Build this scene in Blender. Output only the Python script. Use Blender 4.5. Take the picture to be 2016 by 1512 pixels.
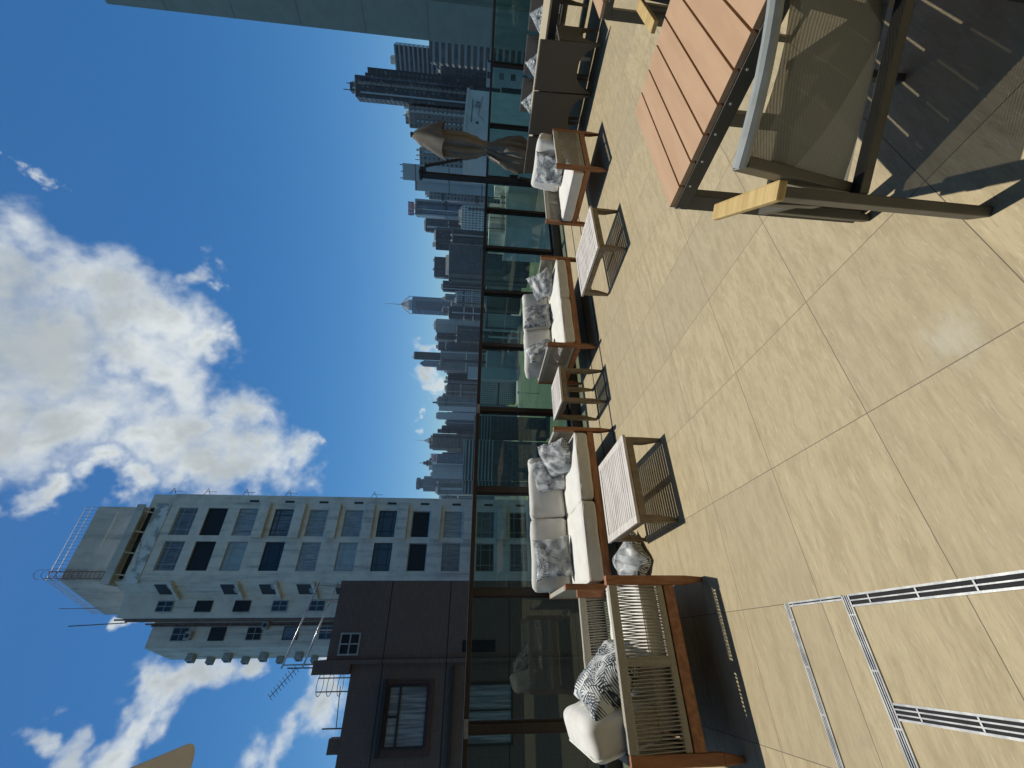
import bpy, bmesh, math, random
from mathutils import Vector, Matrix, noise
random.seed(7)
for o in list(bpy.data.objects): bpy.data.objects.remove(o)
sc = bpy.context.scene
COL = sc.collection
# ------------------------------------------------------------------ camera
# the photograph is a portrait shot lying on its side: the camera is rolled about 90 degrees
F = 804.0                                   # focal length in pixels of the 2016 px wide photograph
EYE = 1.54
up = Vector((0.0428, -1.0, -70.3 / F)).normalized()          # world up seen from the camera (right, down, forward)
fw = (Vector((0, 0, 1)) - up * up.z).normalized()
rt = fw.cross(up)
CS, SN = 0.8394, 0.5430                     # yaw between the view and the paving grid
def c2w(v):
    v = Vector(v); a, b, h = rt.dot(v), fw.dot(v), up.dot(v)
    return Vector((a * CS + b * SN, -a * SN + b * CS, h))
cam = bpy.data.objects.new('camera', bpy.data.cameras.new('camera')); COL.objects.link(cam); sc.camera = cam
cx_, cy_, cz_ = c2w((0, 1, 0)), c2w((1, 0, 0)), -c2w((0, 0, 1))
cam.matrix_world = Matrix(((cx_.x, cy_.x, cz_.x, 0), (cx_.y, cy_.y, cz_.y, 0), (cx_.z, cy_.z, cz_.z, EYE), (0, 0, 0, 1)))
cam.data.sensor_fit = 'HORIZONTAL'; cam.data.sensor_width = 36; cam.data.lens = F / 2016 * 36
cam.data.clip_start = 0.05; cam.data.clip_end = 9000
def ray(px, py):                            # direction of a photograph pixel
    return c2w((756 - py, px - 1008, F))
def far(px, py, d):                         # the point on that ray at horizontal distance d
    r = ray(px, py); h = math.hypot(r.x, r.y)
    return Vector((r.x / h * d, r.y / h * d, EYE + r.z / h * d))
def onz(px, py, z):
    r = ray(px, py); t = (z - EYE) / r.z
    return Vector((r.x * t, r.y * t, z))
def ony(px, py, Y):
    r = ray(px, py); t = Y / r.y
    return Vector((r.x * t, Y, EYE + r.z * t))
# ------------------------------------------------------------------ exposure, sun, sky
sc.view_settings.view_transform = 'Standard'; sc.view_settings.look = 'None'
sc.view_settings.gamma = 1; sc.view_settings.use_curve_mapping = False
sc.view_settings.exposure = -0.34
sc.cycles.max_bounces = 8; sc.cycles.transparent_max_bounces = 24
sc.cycles.caustics_reflective = False; sc.cycles.caustics_refractive = False
SUN = Vector((0.06, 0.27, 1.0)).normalized()
sl = bpy.data.lights.new('sun', 'SUN'); sl.energy = 4.6; sl.angle = math.radians(0.5); sl.color = (1, 0.95, 0.86)
so = bpy.data.objects.new('sun', sl); COL.objects.link(so)
so.rotation_euler = SUN.to_track_quat('Z', 'Y').to_euler()
world = bpy.data.worlds.new('World'); sc.world = world; world.use_nodes = True
class NT:                                   # small node-tree helper
    def __init__(s, tree): s.t = tree; tree.nodes.clear()
    def n(s, typ, ins=None, **kw):
        nd = s.t.nodes.new(typ)
        for k, v in kw.items(): setattr(nd, k, v)
        for k, v in (ins or {}).items(): s.put(nd, k, v)
        return nd
    def put(s, nd, k, v):
        sock = nd.inputs[k]
        if isinstance(v, bpy.types.NodeSocket): s.t.links.new(v, sock)
        elif isinstance(v, bpy.types.Node): s.t.links.new(v.outputs[0], sock)
        elif isinstance(v, (tuple, list)) and sock.type == 'RGBA' and len(v) == 3: sock.default_value = (*v, 1)
        else: sock.default_value = v
    def m(s, op, a, b=0.0, c=0.0, clamp=False):
        return s.n('ShaderNodeMath', {0: a, 1: b, 2: c}, operation=op, use_clamp=clamp).outputs[0]
    def v(s, op, a, b=(0, 0, 0), out=0):
        return s.n('ShaderNodeVectorMath', {0: a, 1: b}, operation=op).outputs[out]
    def mix(s, f, a, b):
        nd = s.n('ShaderNodeMix', data_type='RGBA', clamp_factor=True)
        s.put(nd, 0, f); s.put(nd, 6, a); s.put(nd, 7, b); return nd.outputs[2]
    def ss(s, x, a, b):
        return s.n('ShaderNodeMapRange', {0: x, 1: a, 2: b, 3: 0.0, 4: 1.0}, interpolation_type='SMOOTHSTEP').outputs[0]
    def noise(s, vec, scale, detail=4, rough=.55, out=0, dist=0.0):
        return s.n('ShaderNodeTexNoise', {'Vector': vec, 'Scale': scale, 'Detail': detail, 'Roughness': rough, 'Distortion': dist}).outputs[out]
g = NT(world.node_tree)
sky = g.n('ShaderNodeTexSky', sky_type='NISHITA', sun_disc=False, sun_elevation=math.radians(74.5),
          sun_rotation=math.atan2(SUN.x, SUN.y), air_density=1.0, dust_density=0.3, ozone_density=3.0, altitude=100)
dirn = g.n('ShaderNodeTexCoord').outputs['Generated']
wv = g.v('SUBTRACT', g.noise(dirn, 3.2, 5, .6, 1), (.5, .5, .5))
wv2 = g.v('SUBTRACT', g.noise(dirn, 13, 5, .6, 1), (.5, .5, .5))
dw = g.v('ADD', dirn, g.v('ADD', g.v('MULTIPLY', wv, (.34, .34, .34)), g.v('MULTIPLY', wv2, (.10, .10, .10))))
CLOUDS = [(40, 560, 135), (170, 590, 120), (110, 720, 170), (290, 640, 130), (300, 750, 125), (170, 850, 120), (40, 860, 150), (250, 930, 60), (150, 965, 55), (30, 985, 60), (375, 690, 85), (420, 655, 55),
          (350, 510, 55), (400, 545, 30), (330, 860, 85), (430, 840, 85), (385, 930, 90), (480, 930, 85), (560, 925, 75), (610, 890, 30), (-60, 700, 200),
          (120, 405, 24), (175, 425, 22), (225, 450, 22), (265, 470, 26), (355, 330, 17), (20, 1120, 42), (-20, 1100, 40),
          (390, 1330, 70), (330, 1370, 60), (430, 1300, 70), (480, 1290, 50), (300, 1440, 80), (230, 1500, 80), (620, 1400, 65), (585, 1470, 65), (640, 1340, 45), (560, 1520, 70),
          (150, 1450, 60), (60, 1490, 70), (110, 1530, 90), (245, 1225, 28), (860, 660, 18), (862, 690, 22), (872, 730, 26), (868, 760, 18), (868, 850, 20), (862, 870, 16), (860, 800, 12), (850, 965, 14)]
f_, dn_ = None, None
for (px, py, r) in CLOUDS:
    d = ray(px, py).normalized(); cth = F / ray(px, py).length
    rr = r / F * cth ** 1.5
    q = g.m('SUBTRACT', 1.0, g.m('MULTIPLY', g.v('DISTANCE', dw, tuple(d), 1), 1 / rr))
    q = g.m('MAXIMUM', q, -1.0)
    f_ = q if f_ is None else g.m('SMOOTH_MAX', f_, q, 0.25)
nz = g.noise(dirn, 9, 10, .62)
nz2 = g.noise(dirn, 4.5, 6, .6, 0, .4)
fld = g.m('ADD', f_, g.m('MULTIPLY', g.m('SUBTRACT', nz, .5), 1.15))
dens = g.ss(fld, -.10, 0.80)
core = g.ss(g.m('ADD', f_, g.m('MULTIPLY', g.m('SUBTRACT', nz2, .5), 2.6)), 0.15, 1.05)
ccol = g.mix(core, (.86, .91, .91), (.52, .57, .58))
skyb = g.n('ShaderNodeHueSaturation', {'Saturation': 1.26, 'Color': g.v('MULTIPLY', sky.outputs[0], (.90, 1.03, 1.10))})
bg1 = g.n('ShaderNodeBackground', {'Color': skyb, 'Strength': 0.108})
bg2 = g.n('ShaderNodeBackground', {'Color': ccol, 'Strength': 1.15})
ms = g.n('ShaderNodeMixShader', {0: g.m('MULTIPLY', dens, .96), 1: bg1, 2: bg2})
g.n('ShaderNodeOutputWorld', {0: ms})
# ------------------------------------------------------------------ materials
def pmat(name):
    m = bpy.data.materials.new(name); m.use_nodes = True
    t = NT(m.node_tree); b = t.n('ShaderNodeBsdfPrincipled'); t.n('ShaderNodeOutputMaterial', {0: b})
    return m, t, b
def mat(name, c1, c2=None, scale=6, rough=.6, bump=0, bscale=60, metal=0, stretch=(1, 1, 1), spec=.5, det=5, lo=.35, hi=.65):
    m, t, b = pmat(name)
    c2 = c2 or tuple(x * .82 for x in c1)
    co = t.v('MULTIPLY', t.n('ShaderNodeTexCoord').outputs['Object'], stretch)
    t.put(b, 'Base Color', t.mix(t.ss(t.noise(co, scale, det), lo, hi), c1, c2))
    t.put(b, 'Roughness', t.m('ADD', rough - .06, t.m('MULTIPLY', t.noise(co, scale * 2.3, 3), .12)))
    b.inputs['Metallic'].default_value = metal; b.inputs['Specular IOR Level'].default_value = spec
    if bump:
        bp = t.n('ShaderNodeBump', {'Strength': bump, 'Distance': .01, 'Height': t.noise(co, bscale, 4)})
        t.put(b, 'Normal', bp)
    return m
M = {}
M['teak'] = mat('teak', (.42, .185, .075), (.27, .105, .04), 9, .45, .12, 80, stretch=(3, 3, .6))
M['teak_x'] = mat('teak_rail', (.42, .185, .075), (.27, .105, .04), 9, .45, .12, 80, stretch=(.6, 3, 3))
M['greywood'] = mat('weathered_teak', (.30, .235, .15), (.20, .155, .10), 9, .7, .2, 70, stretch=(3, 3, .6))
M['slat'] = mat('bleached_slats', (.70, .65, .58), (.45, .40, .34), 14, .75, .3, 90, stretch=(.35, 4, 4), lo=.4, hi=.72)
M['canvas'] = mat('cream_canvas', (.80, .78, .70), (.74, .71, .63), 9, .9, .15, 500, spec=.15)
M['rope'] = mat('grey_rope', (.50, .47, .38), (.40, .37, .30), 60, .9, .6, 260, spec=.15)
M['rope_wrap'] = mat('wrapped_rope', (.50, .47, .38), (.38, .35, .28), 200, .9, .5, 300, stretch=(1, 1, 1), spec=.15)
M['darkslat'] = mat('dark_webbing', (.05, .045, .04), None, 20, .8)
M['bronze'] = mat('bronze_aluminium', (.030, .020, .016), (.021, .015, .012), 5, .42, .03, 60, spec=.5)
M['olive'] = mat('taupe_aluminium', (.085, .080, .060), (.070, .066, .050), 12, .45, .05, 200)
M['terracotta'] = mat('terracotta_boards', (.53, .34, .195), (.48, .295, .165), 5, .62, .06, 160, stretch=(.5, 3, 1))
M['armwood'] = mat('pale_arm_wood', (.62, .45, .18), (.50, .34, .12), 8, .5, .1, 70, stretch=(.6, 5, 5))
M['granite'] = mat('dark_granite', (.035, .035, .037), (.02, .02, .022), 60, .4)
M['steel'] = mat('stainless_steel', (.62, .62, .58), (.42, .43, .42), 14, .42, .1, 40, metal=.35)
M['black'] = mat('black_void', (.010, .010, .012), None, 5, .8)
M['darkline'] = mat('dark_sealant', (.05, .045, .035), None, 20, .8)
M['taupe_cloth'] = mat('taupe_parasol_cloth', (.245, .215, .165), (.205, .18, .14), 6, .9, .25, 300, spec=.1)
M['beige_cloth'] = mat('beige_awning_cloth', (.50, .485, .48), (.45, .435, .43), 3, .9, .15, 300, spec=.1)
M['white_metal'] = mat('white_painted_metal', (.72, .73, .70), (.6, .61, .58), 6, .5)
M['conc'] = mat('pale_render', (.80, .72, .60), (.63, .565, .47), 1.1, .85, .15, 6, det=9, lo=.42, hi=.75)
M['conc_stain'] = mat('peeling_render', (.74, .76, .73), (.36, .38, .37), 1.6, .9, .35, 8, det=12, lo=.45, hi=.6)
M['conc_dark'] = mat('roof_render', (.66, .61, .52), (.54, .50, .43), .7, .9, .1, 5, det=9)
M['greytower'] = mat('grey_green_tiles', (.37, .39, .31), (.325, .345, .275), 2.0, .7, .05, 20)
def streaky(m, dark, amt, lo=.52, hi=.72):
    t = NT.__new__(NT); t.t = m.node_tree; b = [n for n in t.t.nodes if n.type == 'BSDF_PRINCIPLED'][0]
    src = b.inputs['Base Color'].links[0].from_socket; co = t.n('ShaderNodeTexCoord').outputs['Object']
    s1 = t.noise(t.v('MULTIPLY', co, (1.6, 1.6, .09)), 1.5, 7, .7); s2 = t.noise(co, .35, 6, .65)
    t.put(b, 'Base Color', t.mix(t.m('MULTIPLY', t.m('MULTIPLY', t.ss(s1, lo - .08, hi), t.ss(s2, .36, .62)), amt), src, dark))
streaky(M['conc'], (.26, .25, .22), .75); streaky(M['conc_dark'], (.22, .21, .19), .7)
M['wht_wall'] = mat('white_rooftop_render', (.62, .66, .62), (.52, .56, .52), .6, .85, .1, 5, det=8)
M['frame_dark'] = mat('dark_window_frame', (.03, .028, .026), None, 8, .5)
M['frame_lt'] = mat('pale_window_frame', (.40, .42, .41), None, 8, .5)
M['aircon'] = mat('air_conditioner_case', (.46, .47, .44), (.33, .33, .31), 5, .6)
M['pipe'] = mat('rusty_pipe', (.25, .17, .14), (.16, .11, .09), 5, .8)
M['pole'] = mat('galvanised_tube', (.55, .58, .60), (.4, .42, .45), 9, .3, metal=.9)
M['rust'] = mat('faded_red_ladder', (.26, .12, .10), (.2, .1, .09), 9, .7)
M['trunk'] = mat('bark', (.10, .08, .06), (.06, .05, .04), 20, .9)
M['court'] = mat('blue_court', (.035, .09, .20), (.03, .075, .16), .05, .8)
M['asph'] = mat('asphalt', (.075, .085, .085), (.05, .055, .06), .3, .85)
M['sand'] = mat('sand_track', (.20, .23, .21), (.16, .18, .17), .05, .9)
M['viaduct'] = mat('pale_concrete', (.36, .40, .39), (.27, .30, .29), .1, .85)
M['grass'] = mat('racecourse_turf', (.085, .125, .062), (.055, .09, .048), .03, .95, stretch=(1, 1, 1), det=8)
M['grass2'] = mat('dry_turf', (.19, .23, .07), (.11, .16, .05), .04, .95, stretch=(.4, 1.6, 1), det=8)
M['land'] = mat('city_ground', (.060, .085, .055), (.045, .055, .050), .012, .95, det=10)
M['white_panel'] = mat('sign_white', (.85, .83, .85), None, 3, .6)
M['red_panel'] = mat('sign_red', (.42, .06, .09), None, 3, .6)
M['red_letter'] = mat('letter_red', (.62, .015, .10), None, 3, .6)
M['finger'] = mat('dark_leather', (.07, .045, .03), None, 5, .7)
M['plastic'] = None
def floor_mat():
    m, t, b = pmat('oak_look_tiles')
    co = t.n('ShaderNodeTexCoord').outputs['Object']
    sx = t.n('ShaderNodeSeparateXYZ', {0: co})
    tx = t.m('DIVIDE', t.m('SUBTRACT', sx.outputs[0], .159), .6); ty = t.m('DIVIDE', t.m('SUBTRACT', sx.outputs[1], 2.476), .6)
    idv = t.n('ShaderNodeCombineXYZ', {0: t.m('FLOOR', tx), 1: t.m('FLOOR', ty), 2: 3.0})
    rnd = t.n('ShaderNodeTexWhiteNoise', {'Vector': idv}, noise_dimensions='3D')
    off = t.v('MULTIPLY', rnd.outputs['Color'], (37, 23, 11))
    p = t.v('ADD', co, off)
    warp = t.v('MULTIPLY', t.v('SUBTRACT', t.noise(p, 3.0, 3, .5, 1), (.5, .5, .5)), (.05, .05, 0))
    pw = t.v('ADD', p, warp)
    g1 = t.noise(t.v('MULTIPLY', pw, (2.2, 9, 1)), 2.2, 7, .7)
    g2 = t.noise(t.v('MULTIPLY', pw, (9, 80, 1)), 1.5, 6, .75)
    g3 = t.noise(t.v('MULTIPLY', pw, (14, 30, 1)), 2.2, 8, .8)
    gl = t.noise(t.v('MULTIPLY', pw, (8, 60, 1)), 2.0, 3, .6)
    col = t.mix(t.ss(g1, .36, .68), (.495, .410, .245), (.385, .312, .182))
    col = t.mix(t.m('MULTIPLY', t.ss(g2, .50, .72), .62), col, (.28, .225, .14))
    col = t.mix(t.m('MULTIPLY', t.ss(g3, .58, .80), .55), col, (.24, .19, .125))
    col = t.mix(t.m('MULTIPLY', t.ss(gl, .56, .72), .55), col, (.60, .53, .37))
    spot = t.noise(p, 5.5, 2, .5)
    col = t.mix(t.m('MULTIPLY', t.ss(spot, .70, .80), .45), col, (.30, .24, .17))
    col = t.mix(t.m('MULTIPLY', rnd.outputs['Value'], .38), col, (.33, .28, .185))
    glare_dist = t.v('DISTANCE', t.v('ADD', co, t.v('MULTIPLY', t.v('SUBTRACT', t.noise(co, 9, 4, .6, 1), (.5, .5, .5)), (.28, .12, 0))), tuple(onz(1868, 668, 0)), 1)
    col = t.mix(t.m('MULTIPLY', t.ss(t.m('SUBTRACT', .12, glare_dist), 0, .10), .25), col, (.60, .62, .54))  # pale window-pane reflection painted into the tile colour
    def edge(u): return t.m('ABSOLUTE', t.m('SUBTRACT', t.m('FRACT', t.m('ADD', u, .5)), .5))
    e = t.m('MINIMUM', edge(tx), edge(ty))
    j = t.m('LESS_THAN', e, .0028)
    t.put(b, 'Base Color', t.mix(j, col, (.15, .125, .085)))
    t.put(b, 'Roughness', t.m('ADD', .50, t.m('MULTIPLY', g3, .2)))
    b.inputs['Specular IOR Level'].default_value = .2
    bp = t.n('ShaderNodeBump', {'Strength': .12, 'Distance': .004, 'Height': t.m('SUBTRACT', t.m('ADD', g2, g3), t.m('MULTIPLY', j, 3.0))})
    t.put(b, 'Normal', bp)
    return m
M['floor'] = floor_mat()
def palm_mat(plastic=False):
    m, t, b = pmat('palm_leaf_print' + ('_wrapped' if plastic else ''))
    tc = t.n('ShaderNodeTexCoord').outputs['Object']
    rnd = t.n('ShaderNodeObjectInfo').outputs['Random']
    co = t.v('ADD', tc, t.n('ShaderNodeCombineXYZ', {0: t.m('MULTIPLY', rnd, 9.0), 1: t.m('MULTIPLY', rnd, 5.0), 2: 0.0}).outputs[0])
    co = t.v('MULTIPLY', co, (1, 1, 0)); leaf = None
    for k, (scl, offs) in enumerate(((8.0, (0, 0, 0)), (7.5, (3.3, 1.7, 0)))):
        p = t.v('ADD', co, offs)
        vo = t.n('ShaderNodeTexVoronoi', {'Vector': p, 'Scale': scl, 'Randomness': .9}, voronoi_dimensions='2D')
        d = t.v('SUBTRACT', p, vo.outputs['Position'])
        ang = t.m('MULTIPLY', t.n('ShaderNodeSeparateColor', {0: vo.outputs['Color']}).outputs[0], 6.283)
        r = t.n('ShaderNodeVectorRotate', {'Vector': d, 'Angle': ang}, rotation_type='Z_AXIS')
        s = t.n('ShaderNodeSeparateXYZ', {0: r}); u = t.m('ABSOLUTE', s.outputs[0]); v_ = s.outputs[1]
        fr = t.m('FRACT', t.m('MULTIPLY', t.m('ADD', v_, t.m('MULTIPLY', u, 1.25)), 46.0))
        tap = t.m('ADD', .50, t.m('MULTIPLY', u, 4.5))
        st = t.m('GREATER_THAN', fr, tap)
        st = t.m('MULTIPLY', st, t.m('LESS_THAN', u, t.m('SUBTRACT', .062, t.m('MULTIPLY', t.m('ABSOLUTE', v_), .45))))
        st = t.m('MAXIMUM', st, t.m('MULTIPLY', t.m('LESS_THAN', u, .0022), t.m('LESS_THAN', t.m('ABSOLUTE', v_), .06)))
        leaf = st if leaf is None else t.m('MAXIMUM', leaf, st)
    tone = t.mix(t.ss(t.noise(co, 12, 2), .4, .6), (.022, .032, .045), (.075, .10, .12))
    base = t.mix(leaf, (.74, .75, .70), tone)
    if plastic: base = t.mix(.30, base, (.45, .56, .55))
    t.put(b, 'Base Color', base)
    b.inputs['Roughness'].default_value = .25 if plastic else .85
    b.inputs['Specular IOR Level'].default_value = .6 if plastic else .2
    if plastic:
        t.put(b, 'Normal', t.n('ShaderNodeBump', {'Strength': 1.0, 'Distance': .03, 'Height': t.noise(tc, 14, 5, .6, 0, 1.5)}))
    return m
M['palm'] = palm_mat(); M['palm_wrap'] = palm_mat(True)
def glass_mat(name, tint, refl=1.0, rough=0.0):
    m = bpy.data.materials.new(name); m.use_nodes = True; t = NT(m.node_tree)
    tr = t.n('ShaderNodeBsdfTransparent', {'Color': tint}); gl = t.n('ShaderNodeBsdfGlossy', {'Color': (.9, .95, .93), 'Roughness': rough})
    bf = t.n('ShaderNodeNewGeometry').outputs['Backfacing']      # keep the same reflectance on the far face of the pane
    fr = t.n('ShaderNodeFresnel', {'IOR': t.m('SUBTRACT', 1.42, t.m('MULTIPLY', bf, 1.42 - 1 / 1.42))})
    t.n('ShaderNodeOutputMaterial', {0: t.n('ShaderNodeMixShader', {0: t.m('MULTIPLY', fr, refl), 1: tr, 2: gl})})
    return m
M['glass'] = glass_mat('green_tinted_glass', (.74, .845, .80))
def sling_mat():
    m = bpy.data.materials.new('mesh_sling'); m.use_nodes = True; t = NT(m.node_tree)
    co = t.n('ShaderNodeTexCoord').outputs['Object']; s = t.n('ShaderNodeSeparateXYZ', {0: co})
    w = t.m('SINE', t.m('MULTIPLY', t.m('ADD', s.outputs[2], s.outputs[1]), 900.0))
    w2 = t.m('SINE', t.m('MULTIPLY', s.outputs[0], 1100.0))
    col = t.mix(t.m('ADD', .5, t.m('MULTIPLY', w, .5)), (.105, .103, .078), (.165, .162, .125))
    b = t.n('ShaderNodeBsdfPrincipled', {'Base Color': col, 'Roughness': .8})
    tl = t.n('ShaderNodeBsdfTranslucent', {'Color': (.2, .2, .16)})
    mx = t.n('ShaderNodeMixShader', {0: .12, 1: b, 2: tl})
    al = t.m('ADD', .13, t.m('MULTIPLY', w, .06))
    t.n('ShaderNodeOutputMaterial', {0: t.n('ShaderNodeMixShader', {0: al, 1: mx, 2: t.n('ShaderNodeBsdfTransparent')})})
    return m
M['sling'] = sling_mat()
def wicker_mat():
    m, t, b = pmat('woven_wicker')
    co = t.n('ShaderNodeTexCoord').outputs['Object']; s = t.n('ShaderNodeSeparateXYZ', {0: co})
    h = t.m('ADD', s.outputs[0], s.outputs[1])
    a = t.m('MULTIPLY', t.m('SINE', t.m('MULTIPLY', h, 420)), t.m('SINE', t.m('MULTIPLY', s.outputs[2], 560)))
    f = t.m('ADD', .5, t.m('MULTIPLY', a, .5))
    t.put(b, 'Base Color', t.mix(t.m('MULTIPLY', t.noise(co, 4, 4), .6), t.mix(f, (.085, .072, .055), (.155, .135, .105)), (.10, .088, .068)))
    b.inputs['Roughness'].default_value = .6
    t.put(b, 'Normal', t.n('ShaderNodeBump', {'Strength': .7, 'Distance': .006, 'Height': f}))
    return m
M['wicker'] = wicker_mat()
def tile_mat():
    m, t, b = pmat('brown_mosaic_tiles')
    co = t.n('ShaderNodeTexCoord').outputs['Object']; s = t.n('ShaderNodeSeparateXYZ', {0: co})
    h = t.m('ADD', s.outputs[0], s.outputs[1]); z = s.outputs[2]
    vec = t.n('ShaderNodeCombineXYZ', {0: h, 1: z, 2: 0.0})
    br = t.n('ShaderNodeTexBrick', {'Vector': vec, 'Scale': 1.0, 'Color1': (.185, .125, .092), 'Color2': (.150, .10, .075), 'Mortar': (.10, .075, .062),
             'Brick Width': .24, 'Row Height': .07, 'Mortar Size': .008})
    st = t.ss(t.noise(t.v('MULTIPLY', vec, (1.2, .25, 1)), 1.4, 8, .65), .42, .75)
    col = t.mix(t.m('MULTIPLY', st, .55), br.outputs[0], (.13, .095, .078))
    for zz, hh in ((4.45, .02), (2.19, .02), (-.1, .02)):
        col = t.mix(t.m('LESS_THAN', t.m('ABSOLUTE', t.m('SUBTRACT', z, zz + 60)), hh), col, (.02, .018, .016))
    t.put(b, 'Base Color', col); b.inputs['Roughness'].default_value = .55
    return m
M['mosaic'] = tile_mat()
def facade(name, wall, glass, fh, bw, wx, wz, var=.5, rough=.7, wall2=None):
    k_ = .9 if name.startswith(('blank', 'white_bay')) else .60
    wall = tuple(x * k_ for x in wall); m, t, b = pmat(name)
    tc = t.n('ShaderNodeTexCoord'); s = t.n('ShaderNodeSeparateXYZ', {0: tc.outputs['Object']})
    nz_ = t.n('ShaderNodeSeparateXYZ', {0: tc.outputs['Normal']}).outputs[2]
    h = t.m('DIVIDE', t.m('ADD', s.outputs[0], s.outputs[1]), bw); z = t.m('DIVIDE', s.outputs[2], fh)
    fh_, fz_ = t.m('FRACT', h), t.m('FRACT', z)
    wmask = t.m('MULTIPLY', t.m('LESS_THAN', t.m('ABSOLUTE', t.m('SUBTRACT', fh_, .5)), wx / 2), t.m('LESS_THAN', t.m('ABSOLUTE', t.m('SUBTRACT', fz_, .5)), wz / 2))
    wmask = t.m('MULTIPLY', wmask, t.m('LESS_THAN', t.m('ABSOLUTE', nz_), .5))
    r = t.n('ShaderNodeTexWhiteNoise', {'Vector': t.n('ShaderNodeCombineXYZ', {0: t.m('FLOOR', h), 1: t.m('FLOOR', z), 2: 1.0})}, noise_dimensions='3D').outputs[0]
    gl = t.mix(t.m('MULTIPLY', t.m('POWER', r, 3.0), var), glass, tuple(min(.8, x * 5 + .12) for x in glass))
    wl = t.mix(t.ss(t.noise(tc.outputs['Object'], .05, 6), .35, .7), wall, wall2 or tuple(x * .78 for x in wall))
    t.put(b, 'Base Color', t.mix(wmask, wl, gl))
    t.put(b, 'Roughness', t.m('SUBTRACT', rough, t.m('MULTIPLY', wmask, rough - .25)))
    return m
FA = {
 'grid_grey': facade('grey_grid_facade', (.44, .45, .44), (.03, .035, .045), 3.1, 3.4, .50, .46),
 'grid_dark': facade('dark_grid_facade', (.21, .215, .225), (.03, .035, .045), 3.1, 3.0, .55, .5),
 'grid_brown': facade('taupe_grid_facade', (.42, .36, .31), (.03, .03, .035), 3.0, 2.8, .5, .45),
 'grid_white': facade('white_grid_facade', (.72, .72, .70), (.04, .045, .055), 3.0, 3.2, .42, .42),
 'zigzag': facade('white_bay_facade', (.76, .77, .75), (.05, .06, .07), 3.0, 2.0, .45, .62),
 'bands': facade('banded_facade', (.54, .56, .56), (.03, .03, .035), 3.6, 4.0, 1.1, .62, .2),
 'bands_blue': facade('blue_banded_facade', (.27, .31, .36), (.08, .11, .15), 3.6, 1.6, 1.1, .6, .2),
 'glass_blue': facade('blue_curtain_wall', (.30, .36, .42), (.12, .18, .25), 3.8, 1.8, .86, .82, .25, .4),
 'glass_dark': facade('dark_curtain_wall', (.13, .145, .16), (.035, .045, .06), 3.8, 1.6, .85, .8, .2, .4),
 'vert': facade('ribbed_facade', (.46, .49, .51), (.14, .12, .14), 3.5, 2.6, .35, 1.1, .2),
 'panel': facade('pale_panel_facade', (.54, .57, .59), (.42, .45, .47), 3.5, 3.2, .92, .94, .1),
 'blank': facade('blank_render', (.54, .56, .56), (.15, .14, .15), 18, 900, 1.1, .035, 0),
 'tower_black': facade('charcoal_facade', (.085, .088, .09), (.02, .022, .026), 3.0, 3.0, .6, .5, .8),
 'tower_dark2': facade('slate_facade', (.16, .18, .19), (.02, .025, .03), 3.0, 2.6, .6, .55, .3),
 'brick': facade('brick_facade', (.25, .15, .12), (.05, .05, .05), 3.2, 3.0, .5, .5, .3)}
PANE = {
 'dark': mat('dark_pane', (.030, .036, .042), (.018, .022, .026), .8, .12, spec=.6),
 'open': mat('open_dark_window', (.008, .008, .009), None, 3, .6),
 'curtain': mat('curtain_behind_glass', (.40, .42, .41), (.17, .18, .185), 1.6, .22, stretch=(9, 9, .5), spec=.6),
 'curtain2': mat('grey_curtain_behind_glass', (.19, .205, .215), (.085, .095, .105), 1.6, .2, stretch=(9, 9, .5), spec=.6),
 'sheet': mat('pale_blind_behind_glass', (.40, .44, .43), (.33, .37, .36), 2, .25, spec=.6)}
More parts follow.
